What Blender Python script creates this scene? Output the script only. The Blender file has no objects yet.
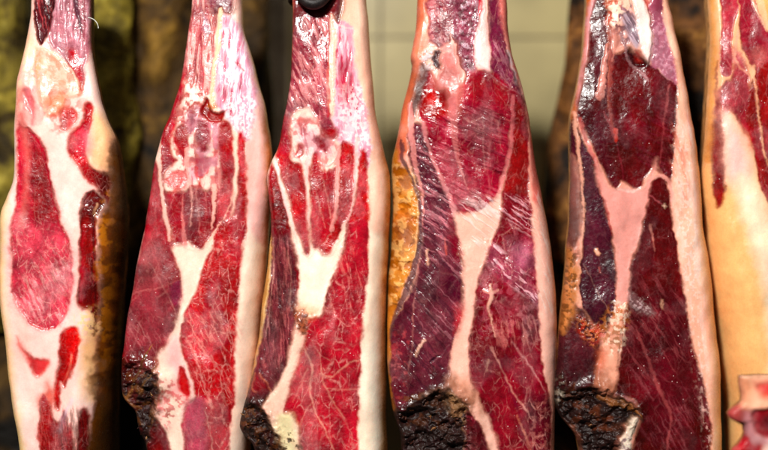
import bpy, math, random
import numpy as np

S = 0.0011            # metres per photograph pixel at the plane of the hams
D = 1.6               # camera distance
C = bpy.context.scene.collection
random.seed(7)

# ------------------------------------------------------------------ helpers
def lin(c):
    c = np.asarray(c, float) / 255.0
    return np.where(c <= 0.04045, c / 12.92, ((c + 0.055) / 1.055) ** 2.4)

_tab = np.random.RandomState(11).rand(256, 256)
def vnoise(x, y, seed=0):
    x = x + seed * 37.17; y = y + seed * 91.73
    xi = np.floor(x).astype(int); yi = np.floor(y).astype(int)
    fx = x - xi; fy = y - yi
    fx = fx * fx * (3 - 2 * fx); fy = fy * fy * (3 - 2 * fy)
    a = _tab[xi & 255, yi & 255]; b = _tab[(xi + 1) & 255, yi & 255]
    c = _tab[xi & 255, (yi + 1) & 255]; d = _tab[(xi + 1) & 255, (yi + 1) & 255]
    return (a * (1 - fx) + b * fx) * (1 - fy) + (c * (1 - fx) + d * fx) * fy
def fbm(x, y, seed=0, octs=4):
    s = 0; a = 0.5; t = 0
    for o in range(octs):
        s = s + a * vnoise(x, y, seed + o * 3.3); t += a; a *= 0.5; x = x * 2.03; y = y * 2.03
    return s / t
def sstep(a, b, x):
    t = np.clip((x - a) / (b - a), 0, 1); return t * t * (3 - 2 * t)

def crom(p, closed, n=4):
    p = np.asarray(p, float); out = []; m = len(p)
    rng = range(m) if closed else range(m - 1)
    for i in rng:
        if closed: a, b, c, d = p[i - 1], p[i], p[(i + 1) % m], p[(i + 2) % m]
        else: a, b, c, d = p[max(i - 1, 0)], p[i], p[i + 1], p[min(i + 2, m - 1)]
        for k in range(n):
            t = k / n
            out.append(0.5 * ((2 * b) + (c - a) * t + (2 * a - 5 * b + 4 * c - d) * t * t + (3 * b - a - 3 * c + d) * t ** 3))
    if not closed: out.append(p[-1])
    return np.array(out)

def sd_poly(p, x, y):
    d = np.full(x.shape, 1e9); ins = np.zeros(x.shape, bool); n = len(p)
    for i in range(n):
        ax, ay = p[i]; bx, by = p[(i + 1) % n]
        ex, ey = bx - ax, by - ay; L = ex * ex + ey * ey
        if L < 1e-9: continue
        t = np.clip(((x - ax) * ex + (y - ay) * ey) / L, 0, 1)
        d = np.minimum(d, (x - ax - t * ex) ** 2 + (y - ay - t * ey) ** 2)
        if ey != 0:
            c = ((ay > y) != (by > y)) & (x < ex * (y - ay) / ey + ax)
            ins ^= c
    d = np.sqrt(d)
    return np.where(ins, -d, d)
def sd_line(p, w, x, y):
    best = np.full(x.shape, 1e9); n = len(p)
    for i in range(n - 1):
        ax, ay = p[i]; bx, by = p[i + 1]
        ex, ey = bx - ax, by - ay; L = ex * ex + ey * ey + 1e-9
        t = np.clip(((x - ax) * ex + (y - ay) * ey) / L, 0, 1)
        dd = np.sqrt((x - ax - t * ex) ** 2 + (y - ay - t * ey) ** 2) - (w[i] * (1 - t) + w[i + 1] * t)
        best = np.minimum(best, dd)
    return best

# ---- the operations that describe one cut face -------------------------------
# P: a closed patch   L: a band along a line   T: streaks in a patch   K: crumbs in a patch
def P(col, pts, part=None, soft=.8, warp=1.6, m=None, g=None, h=0, v=.25, a=1.0):
    if part == 'fat_seam': soft *= 1.5; warp *= 1.35; v = .12
    return dict(k='P', col=col, pts=crom(pts, True), part=part, soft=soft, warp=warp, m=m, g=g, h=h, v=v, a=a)
def L(col, pts, w=2, part=None, soft=.6, warp=1.2, m=0.0, g=None, h=0, v=.15, a=.8):
    p = crom(pts, False)
    if isinstance(w, (int, float)): ws = np.full(len(p), w / 2.2)
    else: ws = np.interp(np.linspace(0, 1, len(p)), np.linspace(0, 1, len(w)), np.array(w) / 2.3)
    return dict(k='L', col=col, pts=p, w=ws, part=part, soft=soft, warp=warp, m=m, g=g, h=h, v=v, a=a)
def T(col, pts, ang=90, sc=1.6, amt=.7, th=.5, h=0, ln=9):
    return dict(k='T', col=col, pts=crom(pts, True), part=None, soft=3, warp=3, m=None, g=None, h=h, v=0, a=amt, ang=ang, sc=sc, th=th, ln=ln)
def K(col, pts, sc=1.5, amt=.8, th=.62, h=0, part=None, soft=3):
    return dict(k='K', col=col, pts=crom(pts, True), part=part, soft=soft, warp=3, m=None, g=None, h=h, v=0, a=amt, sc=sc, th=th)

# ------------------------------------------------------------------ materials
def nodes(name):
    m = bpy.data.materials.new(name); m.use_nodes = True
    nt = m.node_tree; nt.nodes.clear()
    out = nt.nodes.new('ShaderNodeOutputMaterial'); b = nt.nodes.new('ShaderNodeBsdfPrincipled')
    nt.links.new(b.outputs[0], out.inputs[0])
    def N(t, **kw):
        n = nt.nodes.new(t)
        for k, v in kw.items():
            if k.startswith('i_'):
                n.inputs[k[2:].replace('_', ' ')].default_value = v
            else: setattr(n, k, v)
        return n
    return m, nt, b, N
def setin(nt, sock, v):
    if hasattr(v, 'is_linked') or hasattr(v, 'links'): nt.links.new(v, sock)
    else: sock.default_value = v
def math_(nt, N, op, a, b=0.0, clamp=False):
    n = N('ShaderNodeMath', operation=op, use_clamp=clamp); setin(nt, n.inputs[0], a); setin(nt, n.inputs[1], b); return n.outputs[0]
def mix_(nt, N, f, a, b, mode='MIX'):
    n = N('ShaderNodeMix', data_type='RGBA', blend_type=mode)
    setin(nt, n.inputs[0], f); setin(nt, n.inputs[6], a); setin(nt, n.inputs[7], b); return n.outputs[2]
def ramp_(nt, N, f, a, b, x=0.0, y=1.0):
    n = N('ShaderNodeMapRange', interpolation_type='SMOOTHSTEP'); setin(nt, n.inputs[0], f)
    n.inputs[1].default_value = a; n.inputs[2].default_value = b; n.inputs[3].default_value = x; n.inputs[4].default_value = y
    return n.outputs[0]

def meat_material(name, seed, vein=(225, 150, 140), vs=13.0, rot=0.0, stretch=.5):
    m, nt, b, N = nodes(name)
    alb = N('ShaderNodeAttribute', attribute_name='alb'); msk = N('ShaderNodeAttribute', attribute_name='msk')
    sep = N('ShaderNodeSeparateColor'); nt.links.new(msk.outputs['Color'], sep.inputs[0])
    tc = N('ShaderNodeTexCoord')
    mp = N('ShaderNodeMapping'); nt.links.new(tc.outputs['Object'], mp.inputs[0])
    mp.inputs['Location'].default_value = (seed * 13.7, 0, seed * 7.1)
    mp.inputs['Scale'].default_value = (1 / S, 1 / S, 1 / S)
    px = mp.outputs[0]
    def noise(sc, det=2, vec=None, rough=.5):
        n = N('ShaderNodeTexNoise'); nt.links.new(vec or px, n.inputs['Vector'])
        n.inputs['Scale'].default_value = sc; n.inputs['Detail'].default_value = det; n.inputs['Roughness'].default_value = rough
        return n
    dn = noise(.035, 3)
    sc = N('ShaderNodeVectorMath', operation='SCALE'); nt.links.new(dn.outputs['Color'], sc.inputs[0]); sc.inputs[3].default_value = 17
    ad = N('ShaderNodeVectorMath', operation='ADD'); nt.links.new(px, ad.inputs[0]); nt.links.new(sc.outputs[0], ad.inputs[1])
    mp2 = N('ShaderNodeMapping'); nt.links.new(ad.outputs[0], mp2.inputs[0])
    mp2.inputs['Rotation'].default_value = (0, rot, 0); mp2.inputs['Scale'].default_value = (1, 0.0, stretch)
    def edge(scale, w):
        v = N('ShaderNodeTexVoronoi', feature='DISTANCE_TO_EDGE'); nt.links.new(mp2.outputs[0], v.inputs['Vector'])
        v.inputs['Scale'].default_value = scale
        return ramp_(nt, N, v.outputs['Distance'], 0.0, w, 1.0, 0.0)
    e1 = edge(1 / vs, .065); e2 = edge(1.9 / vs, .10)
    p1 = ramp_(nt, N, noise(.05, 2).outputs[0], .42, .6); p2 = ramp_(nt, N, noise(.08, 2).outputs[0], .46, .62)
    v1 = math_(nt, N, 'MULTIPLY', e1, p1); v2 = math_(nt, N, 'MULTIPLY', e2, p2)
    v2 = math_(nt, N, 'MULTIPLY', v2, .75)
    vv = math_(nt, N, 'MAXIMUM', v1, v2)
    brk = ramp_(nt, N, noise(.35, 2).outputs[0], .35, .6, .25, 1.0)
    vv = math_(nt, N, 'MULTIPLY', vv, brk)
    vv = math_(nt, N, 'MULTIPLY', vv, sep.outputs[0])
    vv = math_(nt, N, 'MULTIPLY', vv, .66)
    # cloudy mottling of the lean and a fine grain
    cl = ramp_(nt, N, noise(.12, 4, rough=.65).outputs[0], .3, .7, .78, 1.22)
    gr = ramp_(nt, N, noise(.75, 3, rough=.7).outputs[0], .25, .75, .8, 1.2)
    cg = math_(nt, N, 'MULTIPLY', cl, gr)
    amt = math_(nt, N, 'ADD', math_(nt, N, 'MULTIPLY', sep.outputs[2], .8), .12, True)
    f = math_(nt, N, 'ADD', math_(nt, N, 'MULTIPLY', math_(nt, N, 'SUBTRACT', cg, 1.0), amt), 1.0)
    vm = N('ShaderNodeVectorMath', operation='SCALE'); nt.links.new(alb.outputs['Color'], vm.inputs[0]); nt.links.new(f, vm.inputs[3])
    vc = tuple(lin(vein)) + (1,)
    col = mix_(nt, N, vv, vm.outputs[0], vc)
    # tiny salt and tyrosine specks
    vo = N('ShaderNodeTexVoronoi'); nt.links.new(px, vo.inputs['Vector']); vo.inputs['Scale'].default_value = .17
    sp = ramp_(nt, N, vo.outputs['Distance'], .05, .12, .8, 0.0)
    sp = math_(nt, N, 'MULTIPLY', sp, ramp_(nt, N, noise(.06, 2).outputs[0], .5, .6))
    sp = math_(nt, N, 'MULTIPLY', sp, sep.outputs[2])
    col = mix_(nt, N, sp, col, (.85, .62, .58, 1))
    nt.links.new(col, b.inputs['Base Color'])
    rn = ramp_(nt, N, noise(.3, 3).outputs[0], .3, .7, -.1, .12)
    nt.links.new(math_(nt, N, 'ADD', math_(nt, N, 'MULTIPLY', sep.outputs[1], .76), rn, True), b.inputs['Roughness'])
    b.inputs['IOR'].default_value = 1.45
    b.inputs['Specular IOR Level'].default_value = .4
    # bump
    h1 = math_(nt, N, 'MULTIPLY', math_(nt, N, 'SUBTRACT', noise(.05, 2).outputs[0], .5), 1.6)
    h2 = math_(nt, N, 'MULTIPLY', math_(nt, N, 'SUBTRACT', noise(.33, 2, rough=.5).outputs[0], .5), .5)
    h3 = math_(nt, N, 'MULTIPLY', vv, .2)
    hh = math_(nt, N, 'ADD', math_(nt, N, 'ADD', h1, h2), h3)
    bm = N('ShaderNodeBump'); bm.inputs['Strength'].default_value = .85; bm.inputs['Distance'].default_value = S
    leanish = math_(nt, N, 'ADD', math_(nt, N, 'MULTIPLY', sep.outputs[2], 1.6), .14, True)
    hh = math_(nt, N, 'MULTIPLY', hh, leanish)
    nt.links.new(hh, bm.inputs['Height'])
    b.inputs['Subsurface Weight'].default_value = .22; b.inputs['Subsurface Scale'].default_value = .0035
    b.inputs['Subsurface Radius'].default_value = (1, .35, .25); nt.links.new(bm.outputs[0], b.inputs['Normal'])
    return m

def rind_material(name, cols, scale=18, rough=.5, bump=.004, spec=.3):
    m, nt, b, N = nodes(name)
    tc = N('ShaderNodeTexCoord')
    n = N('ShaderNodeTexNoise'); nt.links.new(tc.outputs['Object'], n.inputs['Vector'])
    n.inputs['Scale'].default_value = scale; n.inputs['Detail'].default_value = 6; n.inputs['Roughness'].default_value = .62
    n.inputs['Distortion'].default_value = .6
    cr = N('ShaderNodeValToRGB'); nt.links.new(n.outputs[0], cr.inputs[0])
    e = cr.color_ramp.elements; k = len(cols)
    while len(e) < k: e.new(.5)
    for i, c in enumerate(cols):
        e[i].position = .3 + .4 * i / (k - 1); e[i].color = tuple(lin(c)) + (1,)
    n2 = N('ShaderNodeTexNoise'); nt.links.new(tc.outputs['Object'], n2.inputs['Vector'])
    n2.inputs['Scale'].default_value = scale * 6; n2.inputs['Detail'].default_value = 5
    f = ramp_(nt, N, n2.outputs[0], .3, .7, .65, 1.3)
    vm = N('ShaderNodeVectorMath', operation='SCALE'); nt.links.new(cr.outputs[0], vm.inputs[0]); nt.links.new(f, vm.inputs[3])
    nt.links.new(vm.outputs[0], b.inputs['Base Color'])
    b.inputs['Roughness'].default_value = rough; b.inputs['Specular IOR Level'].default_value = spec
    bm = N('ShaderNodeBump'); bm.inputs['Strength'].default_value = .8; bm.inputs['Distance'].default_value = bump
    ad = math_(nt, N, 'ADD', n.outputs[0], math_(nt, N, 'MULTIPLY', n2.outputs[0], .4))
    nt.links.new(ad, bm.inputs['Height']); nt.links.new(bm.outputs[0], b.inputs['Normal'])
    return m

def mesh_from(name, co, quads, mat, parent=None, smooth=True, normals=None, attrs=None):
    me = bpy.data.meshes.new(name)
    co = np.asarray(co, np.float32); quads = np.asarray(quads, np.int32)
    k = quads.shape[1]
    me.vertices.add(len(co)); me.vertices.foreach_set('co', co.ravel())
    me.loops.add(quads.size); me.loops.foreach_set('vertex_index', quads.ravel())
    me.polygons.add(len(quads)); me.polygons.foreach_set('loop_start', np.arange(0, quads.size, k, dtype=np.int32))
    me.polygons.foreach_set('use_smooth', np.full(len(quads), smooth))
    me.update(calc_edges=True)
    if attrs:
        for nm, arr in attrs.items():
            at = me.attributes.new(nm, 'FLOAT_COLOR', 'POINT')
            at.data.foreach_set('color', np.concatenate([arr, np.ones((len(arr), 1))], 1).astype(np.float32).ravel())
    if normals is not None: me.normals_split_custom_set_from_vertices(normals.tolist())
    me.materials.append(mat)
    o = bpy.data.objects.new(name, me); C.objects.link(o)
    if parent: o.parent = parent
    return o

def thing(name, label, cat, loc, group=None):
    o = bpy.data.objects.new(name, None); o.empty_display_size = .03; C.objects.link(o); o.location = loc
    o['label'] = label; o['category'] = cat
    if group: o['group'] = group
    return o

Y0, Y1, STEP = -36, 486, .62
def curve(pts, ys):
    p = np.array(pts, float)
    q = crom(p[:, ::-1] if False else p, False, 6)   # (x, y) points, ordered by y
    return np.interp(ys, q[:, 1], q[:, 0])

def build_ham(label, left, right, base, ops, mat, rindmat, seed, rl, rr, depth=80, yoff=0.0, tilt=10, edge_n=.8, crusts=()):
    ys = np.arange(Y0, Y1, STEP)
    Lx = curve(left, ys) + edge_n * (fbm(ys / 22, ys * 0, seed, 2) - .5) * 2
    Rx = curve(right, ys) + edge_n * (fbm(ys / 22, ys * 0, seed + 5, 2) - .5) * 2
    n = int(np.max(Rx - Lx) / STEP)
    u = np.linspace(0, 1, n)
    X = Lx[:, None] + (Rx - Lx)[:, None] * u[None]; Y = np.repeat(ys[:, None], n, 1)
    shp = X.shape
    x = X.ravel(); y = Y.ravel()
    n1 = fbm(x / 7, y / 7, seed + 1, 3) - .5; n2 = fbm(x / 7, y / 7, seed + 2, 3) - .5
    n3 = fbm(x / 2.2, y / 2.2, seed + 3, 2) - .5; n4 = fbm(x / 2.2, y / 2.2, seed + 4, 2) - .5
    wx = n1 * 2.6 + n3 * .45; wy = n2 * 2.6 + n4 * .45
    var = fbm(x / 16, y / 22, seed + 8, 4) - .5
    alb = np.tile(lin(base), (x.size, 1)) * (1 + .18 * var)[:, None]
    msk = np.tile([0., .42, .12], (x.size, 1)); H = np.zeros(x.size)
    pid = np.zeros(x.size, int); parts = ['fat_layer']
    for op in ops:
        p = op['pts']; mg = 8 + (0 if 'w' not in op else op['w'].max())
        idx = np.nonzero((x > p[:, 0].min() - mg) & (x < p[:, 0].max() + mg) & (y > p[:, 1].min() - mg) & (y < p[:, 1].max() + mg))[0]
        if not len(idx): continue
        xx = x[idx]; yy = y[idx]
        ax = xx + wx[idx] * op['warp']; ay = yy + wy[idx] * op['warp']
        d = sd_line(p, op['w'], ax, ay) + n3[idx] * min(np.mean(op['w']), 1.5) * 1.2 if op['k'] == 'L' else sd_poly(p, ax, ay)
        so = op['soft'] * (.8 + 1.9 * fbm(xx / 14, yy / 14, seed + 77, 2)); mk = 1 - sstep(-so, so, d)
        inside = mk > .5
        c = lin(op['col'])[None] * (1 + op['v'] * 2 * var[idx])[:, None]
        if op['k'] == 'T':
            a = math.radians(op['ang']); al = xx * math.cos(a) + yy * math.sin(a); ac = -xx * math.sin(a) + yy * math.cos(a)
            ac = ac + wx[idx] * 1.2
            s = fbm(ac / op['sc'], al / (op['sc'] * op['ln']), seed + 21, 3)
            s = sstep(op['th'] - .03, op['th'] + .15, s); mk = mk * s
        elif op['k'] == 'K':
            s = fbm(xx / op['sc'], yy / op['sc'], seed + 31, 3)
            mk = mk * sstep(op['th'] - .07, op['th'] + .09, s)
        if op['k'] == 'L':
            wide = np.clip(np.mean(op['w']) / 1.6, .0, 1.)
            mk = mk * (.5 + .5 * wide) * (1 - (1 - wide) * .75 * sstep(.62, .38, fbm(xx / 5, yy / 5, seed + 61, 3)))
        al_ = (mk * op['a'])[:, None]
        alb[idx] = alb[idx] * (1 - al_) + c * al_
        if op['m'] is not None: msk[idx, 0] = msk[idx, 0] * (1 - mk) + op['m'] * mk
        if op['k'] == 'P' and op['m'] is not None: msk[idx, 2] = msk[idx, 2] * (1 - mk) + (1. if op['m'] > 0 else .15) * mk
        if op['k'] == 'L' and op['m'] is not None: msk[idx, 2] = msk[idx, 2] * (1 - mk) + .15 * mk
        if op['g'] is not None: msk[idx, 1] = msk[idx, 1] * (1 - mk) + op['g'] * mk
        if op['h']:
            if op['k'] in 'PL': mh = 1 - sstep(-3.0, .6, d)
            else: mh = mk
            H[idx] += op['h'] * mh
        if op['part'] and op['k'] != 'T':
            if op['part'] not in ('fat_layer',) or True:
                parts.append(op['part']); pid[idx[inside]] = len(parts) - 1
    H = H.reshape(shp)
    lum = alb.mean(1, keepdims=True); dk = 1 - sstep(.12, .5, alb[:, 1:2])       # lean is deep and saturated, fat pale
    alb = lum + (alb - lum) * (1 + .12 * dk); alb = alb * (1 - dk * np.array([.30, .42, .50]) * sstep(.03, .12, alb[:, 0:1]))
    cl = fbm(x / 15 + wx * .1, y / 24 + wy * .1, seed + 81, 4) - .5; c2 = sstep(.5, .68, fbm(x / 20, y / 30, seed + 82, 4)) * (.4 + 1.2 * fbm(x / 2.5, y / 4, seed + 83, 3))
    alb = alb * (1 + dk * cl[:, None] * 1.3) + (dk * c2[:, None]) * alb[:, 0:1] * np.array([.12, .13, .13])
    bl = (1 - sstep(.08, .3, alb[:, 1])).reshape(shp)            # juice from the lean tints the fat beside it
    for _ in range(10):
        b2 = bl.copy(); b2[1:-1] = (bl[:-2] + bl[1:-1] + bl[2:]) / 3; b2[:, 1:-1] = (b2[:, :-2] + b2[:, 1:-1] + b2[:, 2:]) / 3; bl = b2
    H -= (sstep(.15, .95, bl) - .5) * .9
    tint = (np.clip(bl.ravel() * 1.3, 0, 1) * (.5 + fbm(x / 10, y / 14, seed + 71, 3)))[:, None] * (1 - dk)
    alb = np.clip(alb * (1 - tint * np.array([.06, .36, .32])) * (1 - .12 * (1 - dk) * sstep(.35, .7, fbm(x / 26, y / 60, seed + 72, 4))[:, None] * np.array([.3, 1., 1.3])), .002, .9)
    # crusts: strongly crumpled, dried dark, with underside shade put into the near-black colour
    for cpts, amp in crusts:
        p = crom(cpts, True); d = sd_poly(p, x + wx * 3, y + wy * 3).reshape(shp)
        mk = 1 - sstep(-9, 1, d)
        r = 1 - np.abs(fbm(X / 11 + wx.reshape(shp) * .15, Y / 8 + X / 40, seed + 41, 4) - .5) * 4
        r2 = fbm(X / 15, Y / 12, seed + 42, 3) - .5
        H += mk * (amp * (r * .45 + r2 * 2.6) - amp * .9)
        lip = np.exp(-(d / 4.5) ** 2)                              # curled dry lip round the crust
        H += lip * 2.2 * fbm(X / 8, Y / 8, seed + 43, 3) * 1.5
        q = (1 - sstep(-5, 24, d.ravel() + (fbm(x / 7, y / 9, seed + 91, 4) - .5) * 36))[:, None] * (1 - sstep(.35, .6, alb[:, 1:2]) * .75)
        alb = alb * (1 - q * np.array([.56, .64, .70]))
    # overall form
    dl = X - Lx[:, None]; dr = Rx[:, None] - X
    rlv = np.interp(ys, [a for a, _ in rl], [b for _, b in rl])[:, None]
    rrv = np.interp(ys, [a for a, _ in rr], [b for _, b in rr])[:, None]
    def roll(d_, r_):
        t = np.clip(1 - d_ / r_, 0, 1); return r_ * 1.9 * (1 - np.sqrt(np.maximum(1 - t * t, 0)))
    dep = roll(dl, rlv) + roll(dr, rrv)
    w = (Rx - Lx)[:, None]
    dep += 8 * np.abs(2 * u[None] - 1) ** 2.5 * (w / 160)
    dep += tilt * sstep(150, -20, Y) ** 1.2 - 3 * sstep(230, 430, Y)
    dep -= (fbm(X / 34, Y / 60, seed + 51, 3) - .5) * 9 + (fbm(X / 11, Y / 18, seed + 52, 3) - .5) * .9
    dep -= H * np.minimum(1, np.minimum(dl, dr) / 6)
    cx = .5 * (np.mean(Lx) + np.mean(Rx)); zb = (225 - Y1) * S; k = (D + yoff) / D
    loc = ((cx - 384) * S * k, yoff, zb * k)
    co = np.stack([((X - 384) * S * k) - loc[0], dep * S, (225 - Y) * S * k - loc[2]], -1)
    dv = np.gradient(co, axis=0); du = np.gradient(co, axis=1)
    nr = np.cross(dv, du); nr /= np.linalg.norm(nr, axis=2, keepdims=True) + 1e-12
    if nr[shp[0] // 2, shp[1] // 2, 1] > 0: nr = -nr
    root = thing('cured_ham', label, 'ham', loc, 'cut cured hams hanging side by side in the front row')
    I = np.arange(x.size).reshape(shp)
    Q = np.stack([I[:-1, :-1], I[1:, :-1], I[1:, 1:], I[:-1, 1:]], -1).reshape(-1, 4)
    fg = pid.reshape(shp)[:-1, :-1].copy()
    def comps(g):
        lab = np.arange(g.size).reshape(g.shape)
        sv = g[1:] == g[:-1]; sh = g[:, 1:] == g[:, :-1]
        while True:
            o_ = lab.copy()
            lab[1:] = np.where(sv, np.minimum(lab[1:], lab[:-1]), lab[1:]); lab[:-1] = np.where(sv, np.minimum(lab[1:], lab[:-1]), lab[:-1])
            lab[:, 1:] = np.where(sh, np.minimum(lab[:, 1:], lab[:, :-1]), lab[:, 1:]); lab[:, :-1] = np.where(sh, np.minimum(lab[:, 1:], lab[:, :-1]), lab[:, :-1])
            f = lab.ravel(); f = f[f]; f = f[f]; lab = f.reshape(g.shape)
            if (lab == o_).all(): return lab
    for _ in range(3):
        lab = comps(fg); cnt = np.bincount(lab.ravel(), minlength=fg.size)
        tiny = cnt[lab] < 140
        for _k in range(16):
            if not tiny.any(): break
            for sl, sr in (((slice(1, None), slice(None)), (slice(None, -1), slice(None))), ((slice(None, -1), slice(None)), (slice(1, None), slice(None))),
                           ((slice(None), slice(1, None)), (slice(None), slice(None, -1))), ((slice(None), slice(None, -1)), (slice(None), slice(1, None)))):
                mv = tiny[sl] & ~tiny[sr]
                fg[sl] = np.where(mv, fg[sr], fg[sl]); t2 = tiny.copy(); t2[sl] = tiny[sl] & ~mv; tiny = t2
    lab = comps(fg).ravel()
    ids, first = np.unique(lab, return_index=True)
    comp = [(i, parts[fg.ravel()[f]]) for i, f in zip(ids, first)]
    fp = lab
    cof = co.reshape(-1, 3); nf = nr.reshape(-1, 3)
    for i, nm in comp:
        q = Q[fp == i]
        if len(q) < 12: continue
        used = np.unique(q); rm = np.zeros(x.size, np.int64); rm[used] = np.arange(len(used))
        mesh_from(nm, cof[used], rm[q], mat, root, normals=nf[used], attrs={'alb': alb[used], 'msk': msk[used]})
    # the round uncut back of the ham under its rind
    rows = np.arange(0, len(ys), 10); rows[-1] = len(ys) - 1; na = 28
    A = np.linspace(0, math.pi, na); bc = []
    for r in rows:
        pr = co[r, -1]; pl = co[r, 0]; cx_ = (pr + pl) / 2; hw = (pr[0] - pl[0]) / 2
        for a in A:
            t = (1 - math.cos(a)) / 2
            dz = depth * S * math.sin(a) ** .8 * (.55 + .45 * hw / (80 * S))
            wob = 1 + .04 * (float(vnoise(np.array(a * 2), np.array(r / 60.), seed)) - .5) * math.sin(a)
            bc.append([cx_[0] + hw * math.cos(a) * wob, pr[1] * (1 - t) + pl[1] * t + dz, pr[2]])
    R = len(rows); J = np.arange(R * na).reshape(R, na)
    BQ = np.stack([J[:-1, :-1], J[:-1, 1:], J[1:, 1:], J[1:, :-1]], -1).reshape(-1, 4)
    mesh_from('rind', bc, BQ, rindmat, root)
    return root, cof.reshape(shp + (3,)), X, Y, Lx, Rx, ys, loc

def flakes(info, region, n, mats, seed, size=(2.5, 6)):
    """torn dried shreds standing off the crust of a ham, one mesh"""
    root, co, X, Y, Lx, Rx, ys, loc = info
    rnd = random.Random(seed); p = np.array(region, float)
    for mi, mat in enumerate(mats):
        cnt = 0 if mi == 0 else n - 4
        while cnt < n:
            px_ = rnd.uniform(p[:, 0].min(), p[:, 0].max()); py_ = rnd.uniform(p[:, 1].min(), p[:, 1].max())
            if sd_poly(p, np.array([px_]), np.array([py_]))[0] > -1: continue
            r = int((py_ - Y0) / STEP); r = min(max(r, 0), len(ys) - 1)
            c = int(np.clip((px_ - Lx[r]) / (Rx[r] - Lx[r]), 0, 1) * (X.shape[1] - 1))
            o = co[r, c]; a = rnd.uniform(0, 6.28); ln = rnd.uniform(*size) * S; wd = ln * rnd.uniform(.25, .7)
            tilt = rnd.uniform(-.9, .5); V = []; F = []
            dx, dz = math.cos(a), math.sin(a); m_ = 5
            for i in range(m_ + 1):
                t = i / m_; ww = wd * (.5 + .7 * math.sin(t * 3)) * (1 - .5 * t) * rnd.uniform(.6, 1.3); bend = math.sin(t * 3) * ln * .2 * tilt
                cy = -t * ln * abs(tilt) * .7 + .4 * S
                for s in (-1, 1):
                    for q in (0, 1):
                        V.append((o[0] + dx * (t - .5) * ln - dz * (s * ww / 2 + bend), o[1] + cy - q * .4 * S + s * rnd.uniform(-.5, .5) * S, o[2] + dz * (t - .5) * ln + dx * (s * ww / 2 + bend)))
            for i in range(m_):
                k = i * 4
                F += [(k, k + 2, k + 6, k + 4), (k + 1, k + 5, k + 7, k + 3), (k, k + 4, k + 5, k + 1), (k + 2, k + 3, k + 7, k + 6)]
            F += [(0, 1, 3, 2), (m_ * 4, m_ * 4 + 2, m_ * 4 + 3, m_ * 4 + 1)]
            cnt += 1
            mesh_from('dried_shred', V, F, mat, root, smooth=True)

# ------------------------------------------------------------------ the hams
RED = (185, 28, 46)
M_tan = rind_material('tan rind', [(90, 50, 20), (190, 130, 70), (225, 175, 115)], 14)
M_dark = rind_material('brown rind', [(25, 14, 8), (85, 50, 22), (170, 105, 45)], 20)
M_crumb_dark = rind_material('dried crumbs', [(12, 6, 5), (34, 14, 10), (80, 34, 18)], 60, .4)
M_crumb_pale = rind_material('torn rind edges', [(30, 16, 10), (90, 50, 26), (170, 120, 70)], 60, .35)

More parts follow.
